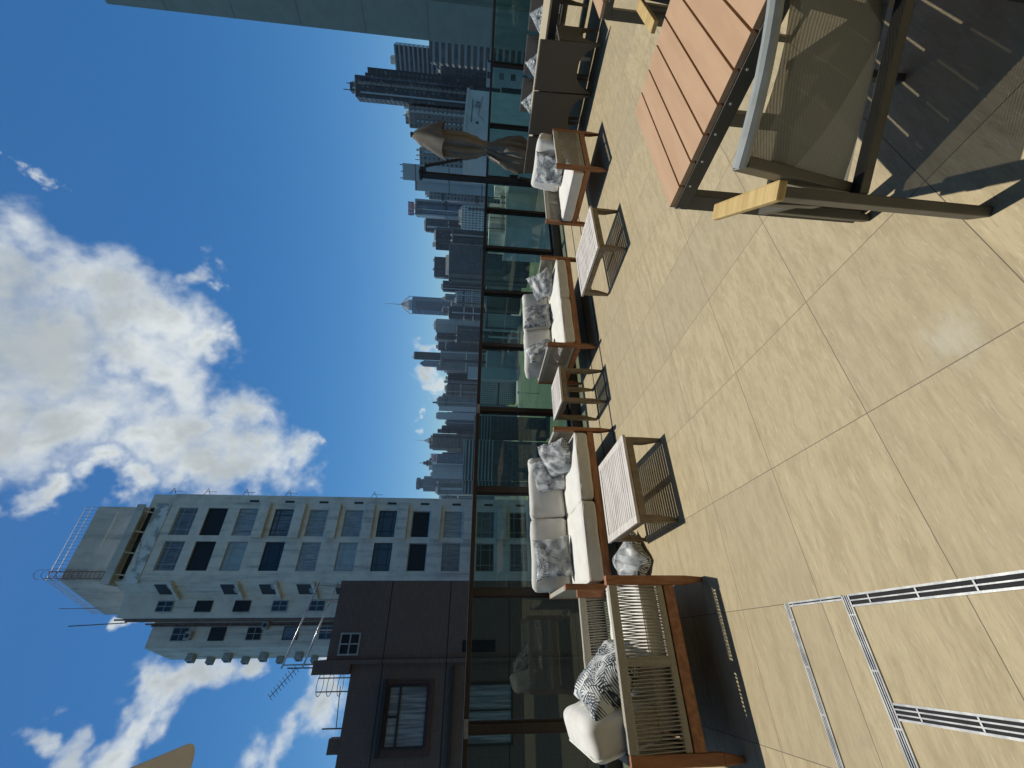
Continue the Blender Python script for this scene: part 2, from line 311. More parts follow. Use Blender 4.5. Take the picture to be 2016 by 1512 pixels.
# ------------------------------------------------------------------ mesh helpers
class MB:
    def __init__(s): s.v = []; s.f = []
    def add(s, vs, fs, mx=None):
        b = len(s.v)
        s.v += [tuple(mx @ Vector(p)) if mx else tuple(p) for p in vs]
        s.f += [tuple(b + i for i in q) for q in fs]
        return s
    def box(s, a, b, mx=None):
        (x0, y0, z0), (x1, y1, z1) = a, b
        return s.add([(x0, y0, z0), (x1, y0, z0), (x1, y1, z0), (x0, y1, z0), (x0, y0, z1), (x1, y0, z1), (x1, y1, z1), (x0, y1, z1)],
                     [(3, 2, 1, 0), (4, 5, 6, 7), (0, 1, 5, 4), (1, 2, 6, 5), (2, 3, 7, 6), (3, 0, 4, 7)], mx)
    def bar(s, p, q, w, h, w2=None, h2=None, side=None):        # rectangular bar from p to q, optional taper
        p, q = Vector(p), Vector(q); d = (q - p).normalized()
        u = Vector(side) if side else (Vector((0, 0, 1)).cross(d) if abs(d.z) < .95 else Vector((1, 0, 0)))
        u = (u - d * u.dot(d)).normalized(); n = d.cross(u); w2 = w if w2 is None else w2; h2 = h if h2 is None else h2
        vs = []
        for c, a, b in ((p, w, h), (q, w2, h2)):
            vs += [c + u * (i * a / 2) + n * (j * b / 2) for i, j in ((-1, -1), (1, -1), (1, 1), (-1, 1))]
        return s.add(vs, [(3, 2, 1, 0), (4, 5, 6, 7), (0, 1, 5, 4), (1, 2, 6, 5), (2, 3, 7, 6), (3, 0, 4, 7)])
    def tube(s, pts, r, n=8, r2=None, cap=True):
        pts = [Vector(p) for p in pts]; b = len(s.v); rings = []
        for i, p in enumerate(pts):
            d = (pts[min(i + 1, len(pts) - 1)] - pts[max(i - 1, 0)]).normalized()
            u = d.cross(Vector((0, 0, 1))) if abs(d.z) < .9 else d.cross(Vector((1, 0, 0)))
            u.normalize(); w = d.cross(u); rr = r if r2 is None else r + (r2 - r) * i / (len(pts) - 1)
            s.v += [tuple(p + (u * math.cos(k * 2 * math.pi / n) + w * math.sin(k * 2 * math.pi / n)) * rr) for k in range(n)]
        for i in range(len(pts) - 1):
            for k in range(n):
                a, c = b + i * n + k, b + i * n + (k + 1) % n
                s.f.append((a, c, c + n, a + n))
        if cap:
            s.f.append(tuple(b + k for k in reversed(range(n)))); e = b + (len(pts) - 1) * n; s.f.append(tuple(e + k for k in range(n)))
        return s
    def prism(s, poly, z0, z1):                                   # counter-clockwise polygon
        n = len(poly)
        vs = [(x, y, z0) for x, y in poly] + [(x, y, z1) for x, y in poly]
        return s.add(vs, [tuple(reversed(range(n))), tuple(range(n, 2 * n))] + [(i, (i + 1) % n, n + (i + 1) % n, n + i) for i in range(n)])
    def rings(s, rs, cap=True):
        b = len(s.v); n = len(rs[0])
        for r in rs: s.v += [tuple(p) for p in r]
        for i in range(len(rs) - 1):
            for k in range(n):
                a, c = b + i * n + k, b + i * n + (k + 1) % n
                s.f.append((a, c, c + n, a + n))
        if cap:
            s.f.append(tuple(b + k for k in reversed(range(n)))); e = b + (len(rs) - 1) * n; s.f.append(tuple(e + k for k in range(n)))
        return s
    def build(s, name, m, parent=None, off=None, smooth=False, bevel=0, seg=2):
        me = bpy.data.meshes.new(name)
        o = Vector(off) if off is not None else Vector((0, 0, 0))
        me.from_pydata([tuple(Vector(p) - o) for p in s.v], [], s.f); me.update()
        bm = bmesh.new(); bm.from_mesh(me)
        if bevel:
            es = [e for e in bm.edges if len(e.link_faces) == 2 and e.calc_face_angle(0) > .5]
            bmesh.ops.bevel(bm, geom=es, offset=bevel, segments=seg, profile=.6, affect='EDGES', clamp_overlap=True)
        bmesh.ops.recalc_face_normals(bm, faces=bm.faces)
        bm.to_mesh(me); bm.free()
        if smooth:
            for p in me.polygons: p.use_smooth = True
        me.materials.append(m)
        ob = bpy.data.objects.new(name, me); COL.objects.link(ob)
        if parent is not None: ob.parent = parent
        return ob
def tag(o, label=None, cat=None, group=None, kind=None):
    if label: o['label'] = label
    if cat: o['category'] = cat
    if group: o['group'] = group
    if kind: o['kind'] = kind
    return o
def thing(name, label, cat, loc=(0, 0, 0), rz=0, group=None):
    o = bpy.data.objects.new(name, None); COL.objects.link(o); o.empty_display_size = .2
    o.location = loc; o.rotation_euler = (0, 0, rz); return tag(o, label, cat, group)
KIDS = {}
def copy_tree(o, parent=None):
    c = o.copy(); COL.objects.link(c)
    if parent is not None: c.parent = parent
    for ch in [x for x in list(COL.objects) if x.parent == o]: copy_tree(ch, c)
    return c
def struct(name, mb, m, **kw):
    return tag(mb.build(name, m, **kw), kind='structure')
def R(d): return math.radians(d)
# ------------------------------------------------------------------ terrace: floor, kerb, slots
GZ = -60.0
TX0, TX1, TY0, TY1 = -9.0, 11.5, -6.0, 5.45
struct('terrace_floor', MB().box((TX0, TY0, -.25), (TX1, TY1, 0)), M['floor'])
k = MB().box((TX0, 5.12, .003), (11.05, 5.40, .145)); k.box((11.05, TY0, .003), (11.33, 5.40, .145))
struct('terrace_kerb', k, M['granite'], bevel=.006)
mb = MB()
for y in (3.985, 4.385): mb.box((TX0, y - .011 - (.006 if y < 4 else 0), .001), (11.05, y + .011, .004))
struct('floor_slot', mb, M['darkline'])
# ------------------------------------------------------------------ balustrades
RAILZ = 1.525
def balustrade(name, p0, d, n, step, back, fwd, label, splice):
    """posts at p0 + d*step*k ; d is a unit grid direction"""
    p0 = Vector(p0); d = Vector(d); nrm = Vector((-d.y, d.x, 0)); root = thing(name, label, 'balustrade', p0)
    L = root.location
    def bx(m, a0, a1, b0, b1, z0, z1):
        q = [p0 + d * a + nrm * b for a, b in ((a0, b0), (a1, b0), (a1, b1), (a0, b1))]
        m.prism([(c.x, c.y) for c in q], z0, z1)
    m = MB(); bx(m, -back, fwd, -.045, .045, RAILZ - .055, RAILZ); m.build('top_rail', M['bronze'], root, L, bevel=.006)
    m = MB(); bx(m, -back, fwd, -.03, .03, .146, .19); m.build('bottom_rail', M['bronze'], root, L)
    for k in range(n):
        m = MB(); a = k * step
        bx(m, a - .035, a + .035, -.05, .05, .146, RAILZ - .056); bx(m, a - .055, a - .036, -.022, .022, .19, RAILZ - .056); bx(m, a + .036, a + .055, -.022, .022, .19, RAILZ - .056)
        m.build('post', M['bronze'], root, L)
        if k in splice:
            m = MB(); bx(m, a - .075, a + .075, -.049, -.046, RAILZ - .05, RAILZ - .006); bx(m, a - .075, a + .075, -.047, .047, RAILZ + .001, RAILZ + .004)
            m.build('splice_plate', M['pole'] if splice[k] else M['bronze'], root, L)
    ed = [-back - .05] + [k * step for k in range(n)] + [fwd + .05]
    for a, b in zip(ed[:-1], ed[1:]):
        if b - a < .25: continue
        m = MB(); bx(m, a + .06, b - .06, -.006, .006, .191, RAILZ - .057); m.build('glass_panel', M['glass'], root, L)
    return root
balustrade('glass_balustrade', (-.674 - 1.2 * 5, 5.27, 0), (1, 0, 0), 16, 1.2, .6, 16 * 1.2 - 1.25 + .05,
           'long brown metal and green glass balustrade running behind the cream sofas', {5: 1, 8: 1, 11: 0})
balustrade('glass_balustrade', (11.2, 5.22, 0), (0, -1, 0), 8, 1.32, -.055, 9.6,
           'shorter return of the brown glass balustrade behind the dark wicker chairs', {1: 0})
# ------------------------------------------------------------------ soft things
def cushion_mesh(name, w, d, h, r=.05, puff=.02, seed=0, n=14, m=None, parent=None):
    bm = bmesh.new(); bmesh.ops.create_cube(bm, size=2); bmesh.ops.subdivide_edges(bm, edges=bm.edges[:], cuts=n, use_grid_fill=True)
    hx, hy, hz = w / 2, d / 2, h / 2
    for v in bm.verts:
        c = v.co.copy()
        # concentrate vertices near the edges
        c = Vector([math.copysign(abs(t) ** .6, t) for t in c])
        p = Vector((c.x * hx, c.y * hy, c.z * hz))
        core = Vector((max(-hx + r, min(hx - r, p.x)), max(-hy + r, min(hy - r, p.y)), max(-hz + r, min(hz - r, p.z))))
        dd = p - core
        if dd.length > 1e-6: p = core + dd.normalized() * min(dd.length, r)
        pf = (1 - c.x ** 2) * (1 - c.y ** 2)
        p.z += math.copysign(1, c.z) * puff * pf if abs(c.z) > .3 else 0
        q = Vector((p.x + seed * 3.1, p.y, p.z))
        p += Vector((noise.noise(q * 5), noise.noise(q * 5 + Vector((9, 0, 0))), noise.noise(q * 5 + Vector((0, 9, 0))))) * .008
        p += Vector((noise.noise(q * 17), noise.noise(q * 17 + Vector((4, 0, 0))), noise.noise(q * 17 + Vector((0, 4, 0))))) * .0055
        v.co = p
    me = bpy.data.meshes.new(name); bm.to_mesh(me); bm.free()
    for p in me.polygons: p.use_smooth = True
    me.materials.append(m or M['canvas'])
    o = bpy.data.objects.new(name, me); COL.objects.link(o); o.parent = parent
    return o
def piping(name, w, d, z, r, parent):
    pts = []
    for (cx, cy, a0) in ((1, 1, 0), (-1, 1, 90), (-1, -1, 180), (1, -1, 270)):
        for k in range(5):
            a = R(a0 + k * 22.5); pts.append((cx * (w / 2 - r) + r * math.cos(a), cy * (d / 2 - r) + r * math.sin(a), z))
    pts.append(pts[0]); m = MB(); m.tube(pts, .005, 6, cap=False)
    return m.build(name, M['canvas'], parent, smooth=True)
def pillow_mesh(name, w, t, seed, wrapped=False):
    N = 30; m = MB(); idx = {}
    for side in (1, -1):
        for i in range(N + 1):
            for j in range(N + 1):
                u, v = i / N * 2 - 1, j / N * 2 - 1
                edge = max(abs(u), abs(v))
                if side < 0 and edge > .999: idx[(side, i, j)] = idx[(1, i, j)]; continue
                x = u * w / 2 * (1 - .10 * (1 - v * v) * abs(u) ** 3); y = v * w / 2 * (1 - .10 * (1 - u * u) * abs(v) ** 3)
                zz = t / 2 * ((1 - u ** 4) * (1 - v ** 4)) ** .55
                q = Vector((u * 2 + seed * 5.3, v * 2, side * 1.0))
                zz *= 1 + .25 * noise.noise(q) + .10 * noise.noise(q * 2.7)
                zz -= .012 * abs(noise.noise(Vector((u * 6 + seed, v * 6, side)))) * edge
                x += .012 * noise.noise(q * 1.3); y += .012 * noise.noise(q * 1.3 + Vector((7, 0, 0)))
                if wrapped: zz += .010 * noise.noise(q * 6); x += .01 * noise.noise(q * 5)
                idx[(side, i, j)] = len(m.v); m.v.append((x, y, side * zz + .03 * noise.noise(Vector((u * .9, v * .9, seed)))))
    for side in (1, -1):
        for i in range(N):
            for j in range(N):
                f = (idx[(side, i, j)], idx[(side, i + 1, j)], idx[(side, i + 1, j + 1)], idx[(side, i, j + 1)])
                m.f.append(f if side > 0 else tuple(reversed(f)))
    return m.build(name, M['palm_wrap'] if wrapped else M['palm'], smooth=True)
PIL = []
def pillow(label, loc, normal, roll=0, w=.46, t=.17, wrapped=False):
    """square pillow at loc whose broad face looks along normal, turned by roll degrees in its own plane"""
    i = len(PIL); o = pillow_mesh('throw_pillow', w, t, i + 1, wrapped); PIL.append(o)
    nv = Vector(normal).normalized(); q = nv.to_track_quat('Z', 'Y') @ Matrix.Rotation(R(roll), 3, 'Z').to_quaternion()
    o.rotation_mode = 'QUATERNION'; o.rotation_quaternion = q; o.location = loc
    return tag(o, label, 'pillow', 'palm print throw pillows')
# ------------------------------------------------------------------ rope lounge seats (front faces -Y in local space)
def rope_panel(parent, p0, p1, z0, z1, nstr, seed, mid=True):
    """rope woven panel between two points (both at floor plan), returns nothing"""
    p0, p1 = Vector((*p0, 0)), Vector((*p1, 0)); d = (p1 - p0); L = d.length; d.normalize(); nrm = Vector((-d.y, d.x, 0)); Z = Vector((0, 0, 1))
    m = MB()
    m.bar(p0 + Z * (z1 - .03), p1 + Z * (z1 - .03), .045, .055); m.bar(p0 + Z * (z0 + .022), p1 + Z * (z0 + .022), .032, .045)
    if mid: m.bar((p0 + p1) / 2 + Z * z0, (p0 + p1) / 2 + Z * z1, .034, .05, side=nrm)
    arm = m.build('rope_band', M['rope_wrap'], parent, bevel=.008)
    rnd = random.Random(seed); m = MB()
    for k in range(nstr):
        for sd in (-1, 1):
            a = (k + .5 + .12 * sd + rnd.uniform(-.08, .08)) / nstr * L; sh = sd * L / nstr * rnd.uniform(.25, .5)
            m.tube([p0 + d * (a - sh) + nrm * (.017 * sd) + Z * (z0 + .03), p0 + d * (a + sh) + nrm * (.017 * sd) + Z * (z1 - .035)], .0036, 5, cap=False)
    m.build('rope_weave', M['rope'], arm, smooth=True)
def lounge(label, cat, W, seats, loc, rz, nstr, group):
    D = .94; t = thing('lounge_' + ('armchair' if seats == 1 else 'sofa'), label, cat, loc, rz, group)
    hx, hy = W / 2 - .03, D / 2 - .03
    for sx in (-1, 1):
        for sy, top in ((-1, .655), (1, .64)):
            m = MB(); m.bar((sx * hx, sy * hy, .12), (sx * hx, sy * hy, top), .056, .046, side=(0, 1, 0))
            m.bar((sx * (hx + .004), sy * (hy + .006), 0), (sx * hx, sy * hy, .12), .028, .026, .056, .046, side=(0, 1, 0))
            m.build('leg', M['teak'], t, bevel=.004)
    for nm, sy in (('front_rail', -1), ('back_rail', 1)):
        m = MB(); m.bar((-hx + .025, sy * hy, .245), (hx - .025, sy * hy, .245), .042, .072); m.build(nm, M['teak_x'], t, bevel=.004)
    for sx in (-1, 1):
        m = MB(); m.bar((sx * hx, -hy + .03, .245), (sx * hx, hy - .03, .245), .040, .068); m.build('side_rail', M['teak_x'], t, bevel=.004)
    m = MB()
    for i in range(12): m.box((-hx + .02, -hy + .03 + i * .072, .262), (hx - .02, -hy + .085 + i * .072, .276))
    m.build('seat_webbing', M['darkslat'], t)
    for sx in (-1, 1): rope_panel(t, (sx * hx, -hy + .028), (sx * hx, hy - .028), .285, .645, nstr, sx + 3)
    rope_panel(t, (-hx + .03, hy), (hx - .03, hy), .285, .645, int(nstr * W / D), 9, seats > 1)
    sw = (W - .135) / seats
    for i in range(seats):
        x = -W / 2 + .0675 + sw * (i + .5)
        c = cushion_mesh('seat_cushion', sw - .006, .80, .155, .035, .018, i + seats * 2, m=M['canvas'], parent=t); c.location = (x, -.075, .356)
        piping('piping', sw - .008, .795, .066, .035, c)
        b = cushion_mesh('back_cushion', sw - .006, .42, .20, .055, .025, 5 + i, parent=t); b.location = (x, hy - .115, .63); b.rotation_euler = (R(76), 0, 0)
        piping('piping', sw - .012, .41, -.075, .05, b)
    return t
lounge('cream lounge armchair in the foreground with open rope side, teak frame and shadow below', 'armchair', .86, 1, (-.085, 3.245, 0), R(90), 46, 'rope lounge seats')
lounge('cream two seat rope sofa nearest the foreground armchair, pillow pair at its right arm', 'sofa', 1.66, 2, (1.255, 4.515, 0), 0, 52, 'rope lounge seats')
lounge('cream two seat rope sofa in the middle of the terrace with three pillows', 'sofa', 1.72, 2, (4.10, 4.52, 0), 0, 52, 'rope lounge seats')
lounge('cream lounge armchair below the closed parasol, beside the wicker chairs', 'armchair', .86, 1, (5.53, 3.17, 0), R(-90), 46, 'rope lounge seats')
pillow('palm print pillow standing on the foreground armchair against its back cushion', (-.17, 3.10, .635), (.70, -.20, .68), 4, .46, .20)
pillow('palm print pillow lying on the floor beside the foreground armchair', (.62, 3.80, .095), (.12, -.30, .94), 18, .40, .17)
pillow('palm print pillow standing alone at the left end of the sofa by the brown wall', (.80, 4.63, .64), (.05, -.93, .36), 3, .42, .14)
pillow('palm print pillow in front of the pair at the right arm of the near sofa', (1.83, 4.36, .565), (-.62, -.45, .62), 36, .42, .17)
pillow('palm print pillow behind the other one at the right arm of the near sofa', (1.72, 4.62, .625), (-.50, -.75, .38), 20, .42, .14)
pillow('palm print pillow at the left arm of the middle sofa', (3.52, 4.55, .64), (.35, -.85, .33), 8, .43, .15)
pillow('palm print pillow leaning upright on the back of the middle sofa', (4.28, 4.66, .645), (-.05, -.93, .34), -3, .43, .15)
pillow('palm print pillow slumped at the right arm of the middle sofa', (4.70, 4.42, .58), (-.75, -.42, .48), 35, .43, .18)
pillow('palm print pillow on the armchair below the closed parasol', (5.66, 3.14, .635), (-.93, -.10, .34), 5, .43, .15)
# ------------------------------------------------------------------ slatted coffee tables
def slat_table(label, w, d, h, loc, nsl, crossbar, rz=0):
    t = thing('slatted_table', label, 'table', loc, rz, 'weathered slatted tables')
    hx, hy = w / 2, d / 2
    m = MB(); b = .06
    m.box((-hx, -hy, h - .024), (-hx + b, hy, h)); m.box((hx - b, -hy, h - .024), (hx, hy, h))
    m.box((-hx + b + .0005, -hy, h - .024), (hx - b - .0005, -hy + b * .7, h)); m.box((-hx + b + .0005, hy - b * .7, h - .024), (hx - b - .0005, hy, h))
    top = m.build('table_top', M['slat'], t, bevel=.003)
    y0, y1 = -hy + b * .7 + .006, hy - b * .7 - .006; p = (y1 - y0) / nsl; m = MB()
    for i in range(nsl): m.box((-hx + b + .001, y0 + i * p, h - .013), (hx - b - .001, y0 + (i + 1) * p - .0085, h - .0015 + .001 * math.sin(i * 7)))
    m.build('slat', M['slat'], top)
    m = MB(); a = .012
    for sy in (-1, 1): m.box((-hx + a + .05, sy * (hy - a - .02) - .02, h - .085), (hx - a - .05, sy * (hy - a - .02) + .02, h - .034))
    for sx in (-1, 1): m.box((sx * (hx - a - .02) - .02, -hy + a + .05, h - .085), (sx * (hx - a - .02) + .02, hy - a - .05, h - .034))
    if crossbar: m.box((-.03, -hy + .06, h - .06), (.03, hy - .06, h - .026))
    m.build('apron', M['greywood'], t, bevel=.003)
    for sx in (-1, 1):
        for sy in (-1, 1):
            x, y = sx * (hx - a - .026), sy * (hy - a - .026); m = MB()
            m.bar((x, y, min(.16, h * .45)), (x, y, h - .028), .052, .052, side=(1, 0, 0)); m.bar((x + sx * .01, y + sy * .01, 0), (x, y, min(.16, h * .45)), .026, .026, .052, .052, side=(1, 0, 0))
            m.build('leg', M['greywood'], t, bevel=.004)
    return t
slat_table('low weathered slatted table in front of the near cream sofa', .71, .72, .325, (1.108, 3.318, 0), 15, True)
slat_table('low weathered slatted table between the middle sofa and the parasol armchair', .72, .73, .325, (3.90, 3.105, 0), 15, True)
slat_table('tall weathered slatted side table standing between the two cream sofas', .50, .50, .545, (2.645, 4.275, 0), 10, True)
# ------------------------------------------------------------------ terracotta tables
def board_table(label, x0, x1, y0, y1, h):
    t = thing('boarded_table', label, 'table', ((x0 + x1) / 2, (y0 + y1) / 2, 0), 0, 'terracotta boarded tables')
    hx, hy = (x1 - x0) / 2, (y1 - y0) / 2; n = round((y1 - y0) / .094); p = 2 * hy / n
    for i in range(n):
        m = MB(); m.box((-hx + .004, hy - (i + 1) * p + .0035, h - .022), (hx - .004, hy - i * p - .0035, h)); m.build('board', M['terracotta'], t, bevel=.002)
    m = MB()
    for sx in (-1, 1): m.box((sx * hx - .02 - sx * .02, -hy + .001, h - .075), (sx * hx + .02 - sx * .02, hy - .001, h - .023))
    for sy in (-1, 1): m.box((-hx + .041, sy * (hy - .022) - .02, h - .075), (hx - .041, sy * (hy - .022) + .02, h - .024))
    m.build('frame', M['olive'], t, bevel=.002)
    m = MB()
    for i in range(n):
        for sx in (-1, 1): m.tube([(sx * (hx + .0), hy - (i + .06) * p, h - .04), (sx * (hx + .004), hy - (i + .06) * p, h - .04)], .004, 8)
    m.build('screw_head', M['steel'], t)
    m = MB()
    for y in (-hy * .4, hy * .25, hy * .62): m.box((-hx + .041, y - .02, h - .07), (hx - .041, y + .02, h - .03))
    m.build('cross_bar', M['olive'], t)
    for sx in (-1, 1):
        for sy in (-1, 1):
            m = MB(); m.bar((sx * (hx - .028), sy * (hy - .03), 0), (sx * (hx - .028), sy * (hy - .03), h - .076), .05, .06, side=(1, 0, 0)); m.build('leg', M['olive'], t, bevel=.003)
    return t
board_table('near terracotta boarded table with dark aluminium frame beside the sling chair', 1.47, 2.275, -.95, .93, .80)
board_table('farther terracotta boarded table, only its corner showing beyond the first', 3.64, 4.45, -.95, .945, .80)
# ------------------------------------------------------------------ sling chairs (front faces +Y in local space)
def sling_chair(label, loc, rz):
    t = thing('sling_chair', label, 'chair', loc, rz, 'sling chairs at the boarded tables')
    hw = .29; yb, yf = -.27, .27
    for sx in (-1, 1):
        m = MB(); m.bar((sx * hw, yb + .032, 0), (sx * hw, yb + .014, .69), .030, .062, side=(1, 0, 0)); m.build('leg', M['olive'], t, bevel=.004)
        m = MB(); m.bar((sx * .245, yf - .11, 0), (sx * .245, yf - .12, .42), .026, .036, side=(1, 0, 0)); m.build('leg', M['olive'], t, bevel=.004)
        m = MB(); m.bar((sx * .25, yb + .05, .425), (sx * .25, yf - .10, .44), .026, .034); m.build('side_rail', M['olive'], t, bevel=.004)
        m = MB(); m.bar((sx * .272, yb + .17, .43), (sx * .285, yb + .15, .678), .020, .045, side=(1, 0, 0)); m.build('arm_support', M['olive'], t, bevel=.003)
        m = MB(); m.bar((sx * hw, yb - .03, .705), (sx * hw, yb + .33, .69), .056, .026); m.build('armrest', M['armwood'], t, bevel=.006)
        # back frame side, leaning back slightly
        m = MB(); m.bar((sx * .25, yb + .06, .43), (sx * .246, yb - .072, .865), .028, .05, side=(1, 0, 0)); m.build('back_frame', M['olive'], t, bevel=.004)
    m = MB(); m.bar((-hw + .018, yb + .02, .428), (hw - .018, yb + .02, .428), .036, .030); m.bar((-.235, yf - .12, .42), (.235, yf - .12, .42), .028, .034); m.build('cross_rail', M['olive'], t, bevel=.004)
    pts = [(.258 * u, yb - .075 - .055 * (1 - u * u), .868 + .012 * (1 - u * u)) for u in [i / 8 * 2 - 1 for i in range(9)]]
    m = MB()
    m.tube(pts, .0185, 10)
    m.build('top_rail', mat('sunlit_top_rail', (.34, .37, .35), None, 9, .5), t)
    m = MB(); NB = 12; rows = []
    for j in range(NB + 1):
        f = j / NB; z = .455 + f * .40; y = yb + .058 - f * .132
        rows.append([(.236 * u, y - (.055 * f + .02) * (1 - u * u) - .004 * math.sin(f * 3.1), z) for u in [i / 8 * 2 - 1 for i in range(9)]])
    for r0, r1 in zip(rows[:-1], rows[1:]):
        for i in range(8): m.add([r0[i], r0[i + 1], r1[i + 1], r1[i]], [(0, 1, 2, 3)])
    m.build('back_sling', M['sling'], t, smooth=True)
    m = MB(); rows = []
    for j in range(NB + 1):
        f = j / NB; y = yb + .07 + f * (yf - yb - .18)
        rows.append([(.24 * u, y, .43 + .02 * f - .03 * (1 - u * u) * math.sin(f * 3.14)) for u in [i / 8 * 2 - 1 for i in range(9)]])
    for r0, r1 in zip(rows[:-1], rows[1:]):
        for i in range(8): m.add([r0[i], r0[i + 1], r1[i + 1], r1[i]], [(0, 1, 2, 3)])
    m.build('seat_sling', M['sling'], t, smooth=True)
    return t
ca = math.atan2(-.72, .69)                  # local +Y (front) to world (.72, .69)
def chair_at(label, rear_left, ang):
    fx, fy = -math.sin(ang), math.cos(ang); rx, ry = math.cos(ang), math.sin(ang)
    return sling_chair(label, (rear_left[0] + rx * .29 + fx * .27, rear_left[1] + ry * .29 + fy * .27, 0), ang)
chair_at('dark sling chair with pale wooden arms nearest the camera, seen from behind', (1.095, .615), ca)
sling_chair('sling chair tucked in on the far side of the near terracotta table', (2.78, .42, 0), R(90))
# ------------------------------------------------------------------ wicker dining set and its table
def wicker_chair(label, loc, rz):
    """back panel faces -Y (outside), seat front faces +Y"""
    t = thing('wicker_chair', label, 'chair', loc, rz, 'dark wicker chairs round the dining table')
    w = .295
    def panel(name, x0, x1, ya, yb_, z_top, along='x', y=0):
        m = MB(); N = 14; pa, pb = [], []
        for i in range(N + 1):
            u = i / N; zz = .30 - .28 * abs(2 * u - 1) ** 3.2          # arched lower edge running down into the legs
            pa.append((u, zz))
        fr, bk = [], []
        for u, zz in pa:
            for zc, L in ((zz, fr), (z_top, bk)): pass
        vs, fs = [], []
        for i, (u, zz) in enumerate(pa):
            x = x0 + (x1 - x0) * u
            for th in (0, .035):
                for z in (zz, z_top):
                    vs.append((x, y + th + (-.16 * (z - .45) if name == 'back' and z > .45 else 0), z) if along == 'x' else (y + th, x, z))
        for i in range(N):
            a = i * 4; b = a + 4
            fs += [(a, b, b + 1, a + 1), (a + 2, a + 3, b + 3, b + 2), (a, a + 2, b + 2, b), (a + 1, b + 1, b + 3, a + 3)]
        fs += [(0, 1, 3, 2), (N * 4, N * 4 + 2, N * 4 + 3, N * 4 + 1)]
        m.add(vs, fs); return m.build(name, M['wicker'], t)
    bk = panel('back', -w, w, 0, 0, .875, 'x', -.30)
    m = MB()
    n = 30
    for i in range(n):
        x = -w + 2 * w * (i + .5) / n; m.tube([(x - .012, -.352, .876), (x, -.356, .888), (x + .012, -.352, .876)], .007, 5)
    m.build('braided_edge', mat('braid', (.30, .29, .25), (.16, .15, .12), 60, .6) if 'braid' not in M else M['braid'], bk)
    panel('side', -.262, .28, 0, 0, .62, 'y', -w); panel('side', -.262, .28, 0, 0, .62, 'y', w - .035)
    m = MB(); m.box((-w + .037, -.262, .36), (w - .037, .27, .42)); m.build('seat', M['wicker'], t, bevel=.01)
    return t
M['braid'] = mat('braided_wicker', (.30, .29, .25), (.16, .15, .12), 60, .6)
for i, y in enumerate((2.335, 2.945, 3.575)):
    wicker_chair(('wicker chair with its dark back to the camera at the near end of the row', 'wicker chair with its dark back to the camera in the middle of the row',
                  'wicker chair with its dark back to the camera, partly behind the parasol armchair')[i], (7.16, y, 0), R(-90))
for i, y in enumerate((1.72, 2.38, 3.04, 3.70)):
    wicker_chair(('sunlit wicker chair across the dining table at the picture edge', 'sunlit wicker chair across the dining table holding the first wrapped pillow',
                  'sunlit wicker chair across the dining table holding the middle wrapped pillow', 'sunlit wicker chair across the dining table, last one toward the parasol')[i], (8.95, y, 0), R(90))
for i, (px, py, X) in enumerate(((1040, 36, 8.82), (1032, 128, 8.82), (1024, 202, 8.82))):
    r = ray(px, py); t_ = X / r.x; z = EYE + r.z * t_
    pillow('plastic wrapped palm pillow standing on its corner, ' + ('nearest the picture edge', 'in the middle of the three', 'nearest the parasol')[i], (X, r.y * t_, z - .325), (-.93, .05, .25), 45 + i * 6 - 6, .47, .16, True)
t = thing('dining_table', 'long dining table with pale boarded top among the wicker chairs', 'table', (7.98, 1.95, 0))
m = MB(); m.box((-.48, -2.2, .72), (.48, 1.95, .75)); m.build('table_top', mat('pale_table_top', (.55, .46, .30), (.45, .37, .23), 5, .6, stretch=(5, .6, 1)), t, bevel=.004)
m = MB(); m.box((-.42, -2.1, .60), (.42, 1.85, .718)); m.build('apron', M['frame_dark'], t)
for sx in (-1, 1):
    for y in (-2.0, -.75, .5, 1.75):
        m = MB(); m.bar((sx * .38, y, 0), (sx * .38, y, .6), .04, .04, .07, .07, side=(1, 0, 0)); m.build('leg', M['white_metal'], t)
# ------------------------------------------------------------------ closed cantilever parasol
pb = Vector((8.15, 4.86, 0))
t = thing('closed_parasol', 'closed taupe cantilever parasol tied with a strap in front of the balustrade', 'parasol', pb)
m = MB(); m.bar((0, 0, .06), (0, 0, 2.82), .085, .11, side=(1, 0, 0)); pole = m.build('pole', M['bronze'], t, bevel=.01)
m = MB(); m.box((-.08, -.10, 2.82), (.08, .07, 2.88)); m.box((-.03, -.16, 2.74), (.03, -.06, 2.86)); m.build('pole_cap', M['frame_dark'], pole, bevel=.008)
m = MB(); m.box((-.42, -.40, .0), (.42, .24, .06)); m.build('base_plate', M['granite'], t, bevel=.01)
ct = far(812, 265, math.hypot(8.45, 4.30)); cb = far(1046, 309, math.hypot(8.45, 4.43))
ct -= pb; cb -= pb
m = MB(); a = far(836, 327, math.hypot(8.2, 4.75)) - pb; b = far(922, 311, math.hypot(8.42, 4.45)) - pb
m.bar(a, b, .05, .05, .035, .035); m.build('strut', M['bronze'], t, bevel=.006)
def fold(cen, rad, folds, amp, ph, n=72, sq=0):
    out = []
    for k in range(n):
        a = 2 * math.pi * k / n
        w = 1 + amp * (abs(math.sin(folds * a / 2 + ph)) ** .7 - .62) + amp * .5 * math.sin(3 * a + ph * 2) + sq * (abs(math.cos(2 * a)) - .5)
        out.append(Vector((cen.x + math.cos(a) * rad * w, cen.y + math.sin(a) * rad * w, cen.z)))
    return out
prof = [(0.0, .05, 0), (.08, .16, .15), (.2, .20, .35), (.32, .22, .5), (.42, .21, .6), (.52, .17, .6), (.58, .125, .5), (.60, .118, .4), (.64, .12, .45), (.72, .19, .6), (.80, .235, .75), (.90, .25, .85), (.97, .20, .9), (1.0, .17, 1.0)]
m = MB(); rs = []
